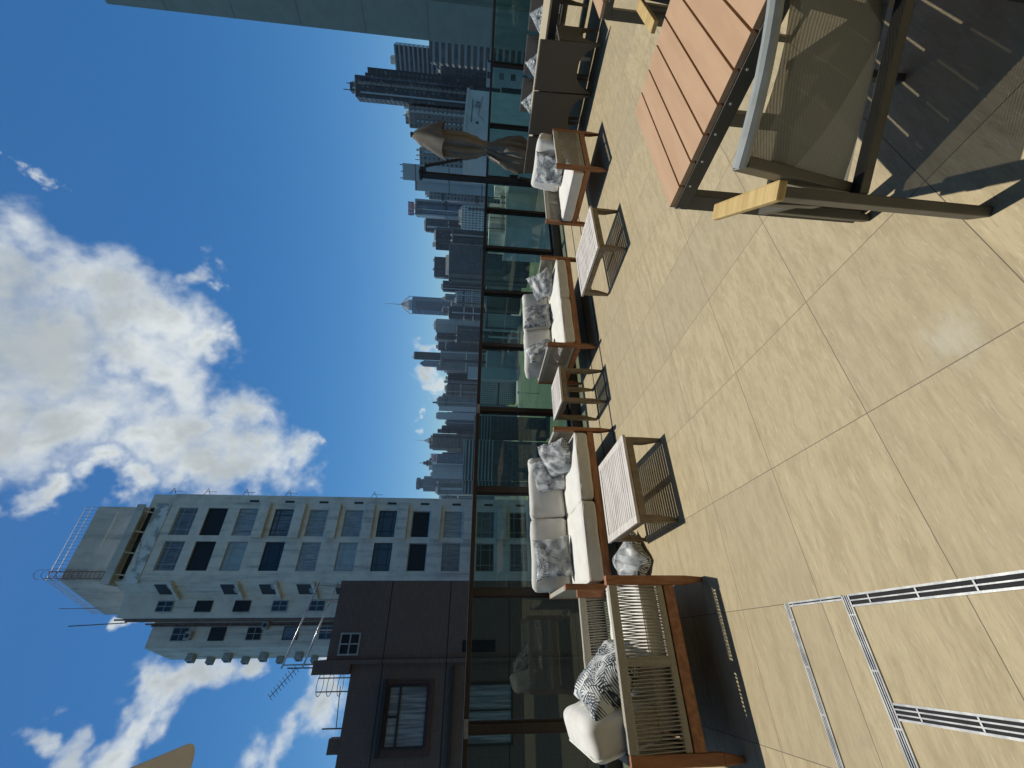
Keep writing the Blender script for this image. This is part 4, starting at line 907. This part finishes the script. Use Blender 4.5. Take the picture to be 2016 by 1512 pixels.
TW = [
 ('office_tower', 'low pale office block at the left end of the skyline with dark stripes', 944, 976, 862, 700, 'vert', 8, (RB(.1, .5, 4),)),
 ('office_tower', 'pale grey panel clad block beside the sign tower', 913, 942, 851, 900, 'panel', -6, (RB(.6, .95, 8), RB(.1, .4, 4))),
 ('office_tower', 'stepped crowned tower peeking out above the sign tower', 902, 922, 845, 1250, 'grid_dark', 10, (RB(.2, .8, 9, 'grid_dark'), RB(.35, .65, 18, 'grid_dark'), AN(.5, 30))),
 ('residential_tower', 'broad clustered residential tower with pale vertical stripes', 853, 887, 851, 900, 'grid_brown', 14, (RB(.05, .4, 6, 'grid_brown'), RB(.45, .9, 5, 'grid_brown'))),
 ('residential_tower', 'stepped dark slab right of the clustered residential tower', 837, 853, 870, 950, 'grid_dark', -8, (RB(.0, .5, 10, 'grid_dark'),)),
 ('office_tower', 'bluish block set low between pale cylinder and stepped slab', 824, 840, 879, 1000, 'bands_blue', 0, (RB(.3, .7, 4),)),
 ('office_tower', 'pale tower with rounded front and picture wall', 811, 826, 861, 850, 'panel', 12, (RB(.1, .9, 3),)),
 ('office_tower', 'thin white slab beside the crane topped block', 799, 809, 864, 800, 'panel', 0, ()),
 ('residential_tower', 'pale block with a crane shaped roof plant', 780, 800, 863, 850, 'grid_grey', -10, (RB(.15, .85, 4), RB(.3, .4, 12, 'frame_dark'), RB(.3, .9, 1.2, 'frame_dark'))),
 ('residential_tower', 'brownish block in the gap before the white cloud', 756, 781, 879, 900, 'grid_brown', 8, (RB(.5, .9, 5),)),
 ('residential_tower', 'dark stepped block topped by two small boxes', 734, 757, 882, 950, 'tower_dark2', -12, (RB(.1, .3, 9), RB(.45, .7, 6))),
 ('office_tower', 'round shouldered blue glass tower left of the tall twin', 709, 722, 834, 1300, 'glass_blue', 0, (RB(.15, .85, 6, 'glass_blue'), RB(.3, .7, 11, 'glass_blue'))),
 ('residential_tower', 'tallest thin dark slab in the middle of the skyline', 692, 708, 816, 1050, 'tower_dark2', 4, (RB(.05, .95, 3), AN(.3, 8))),
 ('residential_tower', 'wide striped residential base below the thin dark slab', 690, 731, 867, 900, 'grid_grey', 6, (RB(.0, .35, 8, 'grid_grey'),)),
 ('residential_tower', 'dark slab at the right shoulder of the thin tall slab', 672, 690, 863, 1000, 'grid_dark', -7, (RB(.2, .6, 6),)),
 ('office_tower', 'dull green glass office block with stepped roof near the antenna tower', 653, 673, 860, 1050, 'glass_dark', 10, (RB(.1, .5, 5),)),
 ('office_tower', 'tower with a white lattice front left of the antenna tower', 627, 654, 858, 980, 'grid_white', -5, (RB(.2, .8, 5), AN(.5, 9))),
 ('office_tower', 'teal dark curtain wall block under the antenna tower', 603, 629, 884, 820, 'glass_dark', 8, ()),
 ('residential_tower', 'white residential block with punched windows right of the antenna tower foot', 572, 602, 899, 650, 'grid_white', -6, (RB(.2, .5, 4),)),
 ('office_tower', 'dark office block framed in white just above the rail', 641, 675, 900, 620, 'glass_dark', 0, (RB(.0, .08, 2.5, 'panel'), RB(.92, 1, 2.5, 'panel'))),
 ('office_tower', 'low white framed block just above the rail near the thin slab', 722, 747, 921, 600, 'panel', 6, ()),
 ('office_tower', 'dark block between the antenna tower and the grey cube', 552, 575, 872, 900, 'glass_dark', 10, (RB(.2, .7, 4),)),
 ('office_tower', 'plain grey cube topped tower', 505, 549, 855, 780, 'glass_dark', 7, ()),
 ('office_tower', 'dark office block with rows of white framed windows', 476, 558, 884, 560, 'grid_dark', -4, (RB(.2, .7, 5),)),
 ('office_tower', 'grey office block with porthole windows beside the clustered dark blocks', 452, 481, 891, 520, 'tower_dark2', 6, ()),
 ('residential_tower', 'dark cluster block with a lattice mast', 446, 492, 858, 720, 'tower_black', -9, (RB(.1, .3, 6), RB(.5, .9, 3), AN(.75, 9))),
 ('residential_tower', 'dark blue block left of the red sign tower', 429, 458, 838, 760, 'glass_dark', 6, (RB(.1, .9, 3),)),
 ('residential_tower', 'white bay windowed apartment block just above the rail', 402, 452, 909, 380, 'zigzag', -6, (RB(.4, .8, 3, 'conc_dark'),)),
 ('residential_tower', 'grey concrete stepped block right of the red sign tower', 373, 393, 845, 420, 'grid_grey', 5, (RB(.4, 1, 4),)),
 ('residential_tower', 'concrete grid block partly hidden by the closed parasol', 288, 327, 827, 330, 'grid_grey', -4, (AN(.3, 4), AN(.8, 3))),
 ('residential_tower', 'pale bluish low block right of the parasol hood', 246, 296, 882, 420, 'grid_white', 7, ()),
 ('residential_tower', 'taupe apartment block with dish antenna on its roof', 203, 252, 806, 330, 'grid_brown', -7, (RB(.15, .6, 3, 'grid_brown'), AN(.5, 5))),
 ('residential_tower', 'very tall charcoal apartment tower on the right', 147, 200, 700, 330, 'tower_black', 16, (RB(.3, .7, 4, 'tower_black'), AN(.4, 9), AN(.7, 7))),
 ('residential_tower', 'charcoal shoulder block of the very tall tower', 132, 156, 724, 345, 'tower_black', 10, (RB(.1, .5, 2, 'tower_black'),)),
 ('office_tower', 'banded tower with glassy upper floors beside the grey tower wall', 82, 138, 777, 420, 'bands', -8, (RB(.2, .5, 4),)),
 ('office_tower', 'dark banded block in front of the glassy banded tower', 70, 128, 845, 300, 'bands', 9, ()),
 ('office_tower', 'slate block filling the gap by the charcoal tower', 120, 160, 868, 380, 'tower_dark2', 4, ()),
 ('residential_tower', 'bluish grey block behind the parasol with many small windows', 262, 300, 862, 520, 'bands_blue', -5, ()),
]
for nm, lb, y0, y1, xt, d, fc, yw, cr in TW: tower(nm, lb, y0, y1, xt, d, fc, 'building', yw, cr)
# round tower with a drum on top
a, b = far(833, 968, 950), far(833, 937, 950); c = (a + b) / 2; r = (b - a).length / 2; c += Vector((c.x, c.y, 0)).normalized() * r
t = thing('office_tower', 'round ribbed blue grey tower crowned by a drum at the left of the skyline', 'building', (c.x, c.y, GZ))
def cyl(m, r, z0, z1, n=28): m.rings([[(r * math.cos(2 * math.pi * k / n), r * math.sin(2 * math.pi * k / n), z) for k in range(n)] for z in (z0, z1)])
h = c.z - GZ; m = MB(); cyl(m, r, 0, h); m.build('body', FA['vert'], t); m = MB(); cyl(m, r * .62, h + .01, h + 9); cyl(m, r * .78, h + 9.01, h + 16); m.build('roof_drum', FA['vert'], t)
# blank end wall building
for lb, y0, y1, xt, d, cr in (('blank pale end wall building behind the parasol pole, tallest part', 321, 354, 793, 250, (AN(.1, 2), AN(.5, 1.5), AN(.9, 2))), ('blank pale end wall building, lower step left of the parasol pole', 353, 375, 817, 252, ())):
    tower('residential_tower', lb, y0, y1, xt, d, 'blank', 'building', 0, cr)
# tower with the red sign
t = tower('office_tower', 'tower carrying a red roof sign with white characters', 391, 428, 818, 480, 'glass_blue', 'building', 12, ())
w, dp, h = t['w'], t['dp'], t['h']
for u0, u1 in ((0, .1), (.86, 1)):
    m = MB(); m.box((w * (u0 - .5), -dp / 2 - .5, 0), (w * (u1 - .5), -dp / 2 - .02, h + .5)); m.build('corner_pier', FA['panel'], t)
def writing(text, size, m, parent, loc, rz, thick, name='lettering', sx=1):
    cu = bpy.data.curves.new(name, 'FONT'); cu.body = text; cu.size = size; cu.align_x = 'CENTER'; cu.align_y = 'CENTER'; cu.extrude = thick; cu.offset = size * (.02 if text == 'AIA' else .005)
    ob = bpy.data.objects.new(name, cu); COL.objects.link(ob); bpy.context.view_layer.update()
    me = bpy.data.meshes.new_from_object(ob.evaluated_get(bpy.context.evaluated_depsgraph_get())); bpy.data.objects.remove(ob)
    me.materials.clear(); me.materials.append(m); o = bpy.data.objects.new(name, me); COL.objects.link(o); o.parent = parent; o.location = loc; o.rotation_euler = (R(90), 0, rz); o.scale = (sx, 1, 1)
    return o
a, b = far(809, 424, 474), far(809, 397, 474); sw = (b - a).length; c = (a + b) / 2; sh = sw * .43
s = thing('roof_sign', 'red roof sign with white Chinese characters on the tower left of the parasol', 'sign', (c.x, c.y, c.z), math.atan2((b - a).y, (b - a).x))
m = MB(); m.box((-sw / 2, 0, -sh / 2), (sw / 2, 1.2, sh / 2)); m.build('panel', M['red_panel'], s)
writing('金朝陽', sh * .92, M['white_panel'], s, (0, -.12, 0), 0, .08, sx=.78)
m = MB()
for x in (-.35, 0, .35): m.bar((sw * x, .6, -sh / 2), (sw * x, .6, -sh / 2 - 9), .5, .5)
m.build('strut', M['frame_dark'], s)
# tower with the white AIA sign
t = tower('office_tower', 'blue banded tower carrying the white sign with red letters', 893, 915, 851, 880, 'bands_blue', 'building', 0, (RB(.6, 1, 4),))
a, b = far(856, 914, 866), far(856, 894, 866); sw = (b - a).length; c = (a + b) / 2; sh = sw * .42
s = thing('roof_sign', 'white sign reading AIA in red letters on a skyline tower', 'sign', (c.x, c.y, c.z), math.atan2((b - a).y, (b - a).x))
m = MB(); m.box((-sw / 2, 0, -sh / 2), (sw / 2, 1.0, sh / 2)); m.build('panel', M['white_panel'], s)
writing('AIA', sh * 1.05, M['red_letter'], s, (sw * .08, -.3, 0), 0, .2)
# tall tower with the pyramid crown and mast
a, b = far(811, 618, 1250), far(811, 583, 1250); c = (a + b) / 2; w = (b - a).length; zt = far(787, 600, 1250).z - GZ; zm = far(752, 599, 1250).z - GZ; h = c.z - GZ
c += Vector((c.x, c.y, 0)).normalized() * w * .4
t = thing('mast_tower', 'tallest glass tower with an open pyramid crown and needle mast', 'building', (c.x, c.y, GZ), math.atan2((b - a).y, (b - a).x))
q = w / 2; k = w * .22
poly = [(-q + k, -q * .8), (q - k, -q * .8), (q, -q * .8 + k), (q, q - k), (q - k, q), (-q + k, q), (-q, q - k), (-q, -q * .8 + k)]
m = MB(); m.prism(poly, 0, h); m.build('body', FA['glass_blue'], t)
m = MB(); m.box((-q * .45, -q * .8 - 1.2, 0), (q * .45, -q * .8 - .02, h - 12)); m.build('front_bay', FA['bands_blue'], t)
m = MB(); m.rings([[(x * s_, y * s_, z) for x, y in poly] for s_, z in ((.62, h + .01), (.60, h + 11), (.2, h + (zt - h) * .75), (.08, zt))]); m.build('crown', FA['panel'], t)
m = MB()
for x, y in poly[::2] + poly[1::2]: m.bar((x, y, h), (x * .98, y * .98, h + 11), 1.2, 1.2); m.bar((x * .98, y * .98, h + 11), (x * .08, y * .08, zt), 1.2, 1.2)
m.build('crown_frame', M['conc'], t)
m = MB(); m.tube([(0, 0, zt), (0, 0, zt + (zm - zt) * .4), (0, 0, zm)], 1.1, 8, .35); m.build('mast', M['frame_lt'], t)
# far pointed tower with mast behind the clustered residential tower
a, b = far(845, 873, 1800), far(845, 862, 1800); c = (a + b) / 2; w = (b - a).length
t = thing('pointed_tower', 'distant pointed tower with a long needle behind the clustered residential tower', 'building', (c.x, c.y, GZ), math.atan2((b - a).y, (b - a).x))
h = c.z - GZ; m = MB(); m.box((-w / 2, -w / 2, 0), (w / 2, w / 2, h)); m.build('body', FA['glass_blue'], t)
m = MB(); m.rings([[(x * w * s_, y * w * s_, h + z) for x, y in ((-.5, -.5), (.5, -.5), (.5, .5), (-.5, .5))] for s_, z in ((1, .01), (.12, 22))]); m.build('spire', M['frame_lt'], t)
m = MB(); m.tube([(0, 0, h + 22), (0, 0, h + 62)], .9, 6, .5); m.build('mast', M['frame_lt'], t)
# dish on the taupe block
c = far(803, 222, 332); t = thing('dish_antenna', 'white dish antenna on the roof of the taupe apartment block', 'antenna', c)
m = MB(); m.rings([[(rr * math.cos(k * math.pi / 10), zz, rr * math.sin(k * math.pi / 10)) for k in range(20)] for rr, zz in ((.3, .7), (1.3, .45), (2.2, -.1), (2.2, -.2))]); m.build('dish', M['white_metal'], t, smooth=True)
m = MB(); m.tube([(0, .5, 0), (0, .8, -3)], .2, 6); m.build('stand', M['frame_dark'], t)
rnd = random.Random(11)
for i, y in enumerate(range(560, 978, 13)):
    tower('filler_block', 'middling apartment block standing between the named skyline towers', y - rnd.randint(5, 10), y + rnd.randint(5, 10), rnd.randint(868, 899), rnd.randint(1000, 1400), rnd.choice(['grid_grey', 'grid_dark', 'grid_brown', 'tower_dark2', 'vert', 'grid_white', 'glass_dark']), 'building', rnd.randint(-14, 14), (RB(.2, .5, rnd.randint(3, 8)), RB(.6, .8, rnd.randint(2, 5))), group='middling skyline blocks')
for i, y in enumerate(range(262, 978, 21)):
    tower('filler_block', 'plain apartment block packed low into the gaps of the far skyline', y - rnd.randint(11, 17), y + rnd.randint(11, 17), rnd.randint(888, 915), rnd.randint(1150, 1500), rnd.choice(['grid_grey', 'grid_dark', 'grid_brown', 'tower_dark2', 'bands_blue', 'grid_white']), 'building', rnd.randint(-12, 12), (RB(.3, .6, 4),), group='plain far apartment blocks')
# ------------------------------------------------------------------ ground far below: racecourse and streets
struct('city_ground', MB().box((-6000, -6000, GZ - 1), (6000, 7000, GZ)), M['land'])
def patch(name, pts, m, dz):
    q = [onz(px, py, GZ + dz) for px, py in pts]; me = MB(); n = len(q)
    me.add([(p.x, p.y, GZ + dz) for p in q], [tuple(range(n))]); return struct(name, me, m)
patch('racecourse_turf', [(1180, 300), (1180, 1150), (1100, 1150), (1040, 900), (1028, 860), (1030, 760), (1022, 690), (1024, 600), (1030, 480), (1060, 380)], M['grass'], .1)
patch('outer_turf', [(1002, 480), (1000, 600), (992, 700), (994, 760), (1006, 840), (1012, 920), (1040, 990), (1034, 930), (1024, 860), (1021, 760), (1014, 690), (1009, 600), (1013, 480)], M['grass2'], .12)
patch('racecourse_turf', [(986, 560), (983, 690), (990, 690), (999, 560)], M['grass2'], .14)
patch('sand_track', [(1006, 590), (1004, 680), (1022, 690), (1026, 610)], M['sand'], .2)
patch('sports_court', [(991, 716), (991, 762), (1006, 764), (1006, 716)], M['court'], .22)
patch('road', [(978, 560), (977, 700), (978, 800), (980, 900), (984, 900), (982, 800), (981, 700), (983, 560)], M['asph'], .25)
patch('road', [(1012, 690), (1016, 770), (1019, 840), (1022, 840), (1020, 770), (1016, 690)], M['viaduct'], .27)
patch('path', [(1025, 905), (1024, 960), (1060, 1000), (1066, 1000), (1031, 950), (1030, 905)], mat('brick_path', (.20, .13, .10), None, .2, .9), .3)
t = thing('flyover', 'pale elevated road crossing behind the racecourse', 'bridge', (0, 0, GZ))
m = MB(); pts = [onz(967, y, GZ + 9) for y in (560, 640, 720, 800, 860)]
for a, b in zip(pts[:-1], pts[1:]): m.bar(a - t.location + Vector((0, 0, 0)), b - t.location, 10, 1.6)
m.build('deck', M['viaduct'], t); m = MB()
for a, b in zip(pts[:-1], pts[1:]):
    for f in (.1, .5, .9): q = a.lerp(b, f) - t.location; m.bar((q.x, q.y, 0), (q.x, q.y, 8.2), 2, 2, side=(1, 0, 0))
m.build('pier', M['viaduct'], t)
# louvred grandstand style blocks by the racecourse
def louvre(label, y0, y1, xt, xb, d, n, nm='louvred_building'):
    a, b = far(xt, y1, d), far(xt, y0, d); c = (a + b) / 2; w = (b - a).length; h = c.z - GZ; ang = math.atan2((b - a).y, (b - a).x)
    hb = max(0, far(xb, (y0 + y1) / 2, d).z - GZ); dep = w * .35; c += Vector((c.x, c.y, 0)).normalized() * dep / 2
    t = thing(nm, label, 'building', (c.x, c.y, GZ), ang); m = MB(); m.box((-w / 2, -dep / 2, 0), (w / 2, dep / 2, h - .3)); m.build('body', FA['glass_dark'], t)
    for i in range(n):
        z = hb + (h - hb) * (i + .5) / n; m = MB(); m.box((-w / 2 - .3, -dep / 2 - 2.0, z - (h - hb) / n * .18), (w / 2 + .3, -dep / 2 - .02, z + (h - hb) / n * .18)); m.build('louvre', M['viaduct'], t)
    m = MB(); m.box((-w / 2 - .5, -dep / 2 - 2.2, h - .29), (w / 2 + .5, dep / 2, h + .5)); m.build('roof', M['viaduct'], t); return t
louvre('horizontally louvred block at the left of the racecourse', 866, 945, 913, 972, 330, 9)
louvre('shorter louvred wing left of the large louvred block', 946, 972, 912, 972, 335, 9)
louvre('louvred wing with thin lines right of the large louvred block', 818, 865, 934, 968, 350, 6)
for lb, y0, y1, xt, d, fc in (('low white building with arcade windows behind the racecourse', 618, 652, 951, 600, 'grid_white'), ('long low pale shed behind the flyover', 690, 735, 958, 620, 'panel'), ('low pale block with small windows beyond the blue court', 745, 795, 944, 640, 'grid_white'),
        ('low dark block beyond the sand track', 560, 616, 958, 640, 'grid_dark'), ('low grey block beside the louvred wing', 798, 820, 950, 600, 'grid_grey'), ('low dark block right of the arcade building', 655, 690, 953, 610, 'tower_dark2')):
    tower('low_building', lb, y0, y1, xt, d, fc, depth=.4)
# ribbed canopy pavilion
c = onz(1030, 848, GZ); t = thing('pavilion', 'steel ribbed canopy pavilion on the racecourse edge', 'pavilion', (c.x, c.y, GZ), R(25))
m = MB()
for i in range(9):
    y = -18 + i * 4.5; m.tube([(-9, y, 0), (-8, y, 6), (0, y + 2, 9.5), (8, y, 7), (9, y, 0)], .35, 6)
m.build('rib', M['white_metal'], t); m = MB(); m.add([(-8, -18, 6.1), (0, -16, 9.6), (0, 20, 9.6), (-8, 18, 6.1), (8, -18, 7.1), (8, 18, 7.1)], [(0, 1, 2, 3), (1, 4, 5, 2)]); me = m.build('roof', M['sand'], t)
me.modifiers.new('thickness', 'SOLIDIFY').thickness = .25
m = MB(); m.box((-7, -16, 0), (7, 16, 4)); m.build('body', FA['glass_dark'], t)
# trees
def leaf_mat():
    m, t, b = pmat('leaves'); r = t.n('ShaderNodeObjectInfo').outputs['Random']; co = t.n('ShaderNodeTexCoord').outputs['Object']
    t.put(b, 'Base Color', t.mix(t.m('ADD', t.m('MULTIPLY', t.noise(co, .5, 4), .8), t.m('MULTIPLY', r, .2)), (.022, .050, .020), (.075, .125, .040))); b.inputs['Roughness'].default_value = .8
    return m
M['leaf'] = leaf_mat()
def make_tree(seed):
    rnd = random.Random(seed); m = MB(); h = 11
    m.tube([(0, 0, 0), (.2, .1, 3), (.1, 0, 6.5)], .38, 8, .18)
    for k in range(5): a = k * 1.3; m.tube([(.1, 0, 3.5 + k * .5), (1.6 * math.cos(a), 1.6 * math.sin(a), 5.5 + k * .5), (2.8 * math.cos(a), 2.8 * math.sin(a), 6.5 + k * .7)], .14, 5, .05)
    tr = ('trunk', m); m = MB()
    cl = [(rnd.gauss(0, 2.2), rnd.gauss(0, 2.2), rnd.uniform(5, 10.5), rnd.uniform(1.0, 2.0)) for _ in range(20)]
    for x, y, z, r in cl:
        for _ in range(85):
            d = Vector((rnd.gauss(0, 1), rnd.gauss(0, 1), rnd.gauss(0, .8))); d = d.normalized() * r * rnd.uniform(.45, 1.1); p = Vector((x, y, z)) + d
            u = Vector((rnd.gauss(0, 1), rnd.gauss(0, 1), rnd.gauss(0, .6))).normalized(); v = u.cross(Vector((rnd.random(), rnd.random(), 1))).normalized(); s = rnd.uniform(.16, .34)
            m.add([p - u * s, p + v * s * .7, p + u * s, p - v * s * .7], [(0, 1, 2, 3)])
    return tr, ('crown', m)
PROTO = []
for sd in (1, 2, 3):
    tr, cr = make_tree(sd); o = thing('leafy_tree', 'x', 'tree', (0, 0, 0)); tr[1].build('trunk', M['trunk'], o); cr[1].build('crown', M['leaf'], o); PROTO.append([o, False])
spots = [(1027, 918, 1.15, 'leafy tree in the clump beside the brick path, first from the right'), (1030, 930, 1.35, 'leafy tree in the middle of the clump beside the brick path'), (1026, 941, 1.2, 'leafy tree at the back of the clump beside the brick path'), (1031, 951, 1.1, 'leafy tree at the left end of the clump beside the brick path')]
spots += [(986 + (i * 7) % 9, 580 + i * 9 + (i * 5) % 7, .95 + .1 * (i % 4), 'dark leafy tree in the belt between streets and racecourse') for i in range(13)]
spots += [(983 + (i * 3) % 5, 775 + i * 9, .9 + .1 * (i % 3), 'dark leafy tree in the row beneath the louvred wings') for i in range(9)]
spots += [(1000 + (i * 5) % 14, 500 + i * 11, 1.1, 'leafy tree at the turf edge right of the sand track') for i in range(7)]
for i, (px, py, s_, lb) in enumerate(spots):
    pr = PROTO[i % 3]; o = pr[0] if not pr[1] else copy_tree(pr[0]); pr[1] = True
    c = onz(px, py, GZ); o.location = c; o.rotation_euler = (0, 0, i * 1.7); o.scale = (s_,) * 3; o['label'] = lb; o['group'] = lb.replace('leafy tree', 'trees') if i >= 4 else 'tree clump by the brick path'
for lb, px, py, h in (('thin floodlight mast beside the tree clump', 1029, 910, 22), ('thin floodlight mast in front of the turf', 1060, 775, 20), ('thin floodlight mast behind the sand track', 1020, 618, 24)):
    c = onz(px, py, GZ); t = thing('floodlight_mast', lb, 'light mast', c); m = MB(); m.tube([(0, 0, 0), (0, 0, h)], .28, 6, .16); m.build('pole', M['frame_dark'], t)
    m = MB(); m.box((-1.6, -.3, h - .4), (1.6, .3, h + .9)); m.build('lamp_head', M['frame_lt'], t)
# ------------------------------------------------------------------ nearby rooftops on the right
def roofbox(label, ya, yb, xt, Y, dep, m_, extra=()):
    a, b = ony(xt, yb, Y), ony(xt, ya, Y); z = (a.z + b.z) / 2; x0, x1 = a.x, b.x
    t = thing('rooftop_block', label, 'building', ((x0 + x1) / 2, Y + dep / 2, GZ)); L = t.location
    m = MB(); m.box((x0, Y, GZ), (x1, Y + dep, z)); m.build('wall', m_, t, L)
    m = MB(); m.box((x0 - .12, Y - .12, z + .001), (x1 + .12, Y + .12, z + .28)); m.box((x0 - .12, Y + .121, z + .001), (x0 + .12, Y + dep, z + .28)); m.box((x1 - .12, Y + .121, z + .001), (x1 + .12, Y + dep, z + .28)); m.build('parapet', m_, t, L)
    return t, x0, x1, z, L
t, x0, x1, z, L = roofbox('wide white rooftop building seen through the glass left of the parasol', 335, 446, 1000, 30, 5, M['wht_wall'])
m = MB(); m.box((x0 + .5, 31.5, z), (x0 + 6.5, 34.5, z + 2.2)); h = m.build('roof_hut', M['conc'], t, L); m = MB(); m.box((x0 + 1.5, 31.44, z + .1), (x0 + 2.4, 31.499, z + 1.9)); m.build('door', M['frame_lt'], h, L)
for i in range(3): aircon(t, L, x0 + 7.6 + i * 1.3, 32.5, z + .01, .9, .5, .8)
m = MB()
for i in range(4): m.tube([(x0 + 1.2 + i * 2.1, 31.3, z + .1), (x0 + 1.2 + i * 2.1, 31.3, z + 2.4 - .3 * (i % 2))], .06, 6)
m.tube([(x0 + .6, 31.2, z + .5), (x0 + 9, 31.2, z + .5)], .07, 6); m.build('roof_pipe', M['pipe'], t, L)
t, x0, x1, z, L = roofbox('green shaded rooftop building below the parasol with a small hut', 236, 333, 1008, 27, 12, M['wht_wall'])
m = MB(); m.box((x0 + 3, 29, z), (x0 + 12, 33, z + 1.9)); m.build('roof_hut', M['conc'], t, L)
t, x0, x1, z, L = roofbox('white stair block with an air conditioner just above the rail', 176, 254, 921, 22, 6, M['wht_wall'])
aircon(t, L, (x0 + x1) / 2 + .8, 21.99, z - 1.4, .8, .3, .6); m = MB()
m.tube([(x0 + 1.5, 21.93, z - .5), (x1 - 2.5, 21.93, z - .5)], .04, 6); m.tube([(x0 + 2, 21.93, z - 1.9), (x0 + 3.2, 21.93, z - 1.2), (x1 - 1.5, 21.93, z - 1.6)], .02, 5); m.build('conduit', M['frame_dark'], t, L)
m = MB(); m.box((x0 + 1.3, 21.9, z - 1.3), (x0 + 1.6, 21.97, z - 1.0)); m.build('wall_box', M['frame_dark'], t, L)
tower('low_building', 'pale old block with balconies seen through the glass behind the wicker chairs', 118, 172, 958, 130, 'grid_white', depth=.5)
tower('low_building', 'dark terrace block with skylights below the stair block', 172, 236, 985, 60, 'tower_dark2', depth=.6)
bpy.context.view_layer.update()
# ------------------------------------------------------------------ thin summer haze over the whole place
hm = bpy.data.materials.new('haze'); hm.use_nodes = True; ht = NT(hm.node_tree)
hv = ht.n('ShaderNodeVolumePrincipled', {'Color': (.82, .90, 1.0), 'Density': .000045, 'Anisotropy': .2}); ho = ht.n('ShaderNodeOutputMaterial'); ht.t.links.new(hv.outputs[0], ho.inputs['Volume'])
tag(MB().box((-600, -600, GZ - 2), (2000, 2300, 420)).build('haze', hm), kind='stuff')
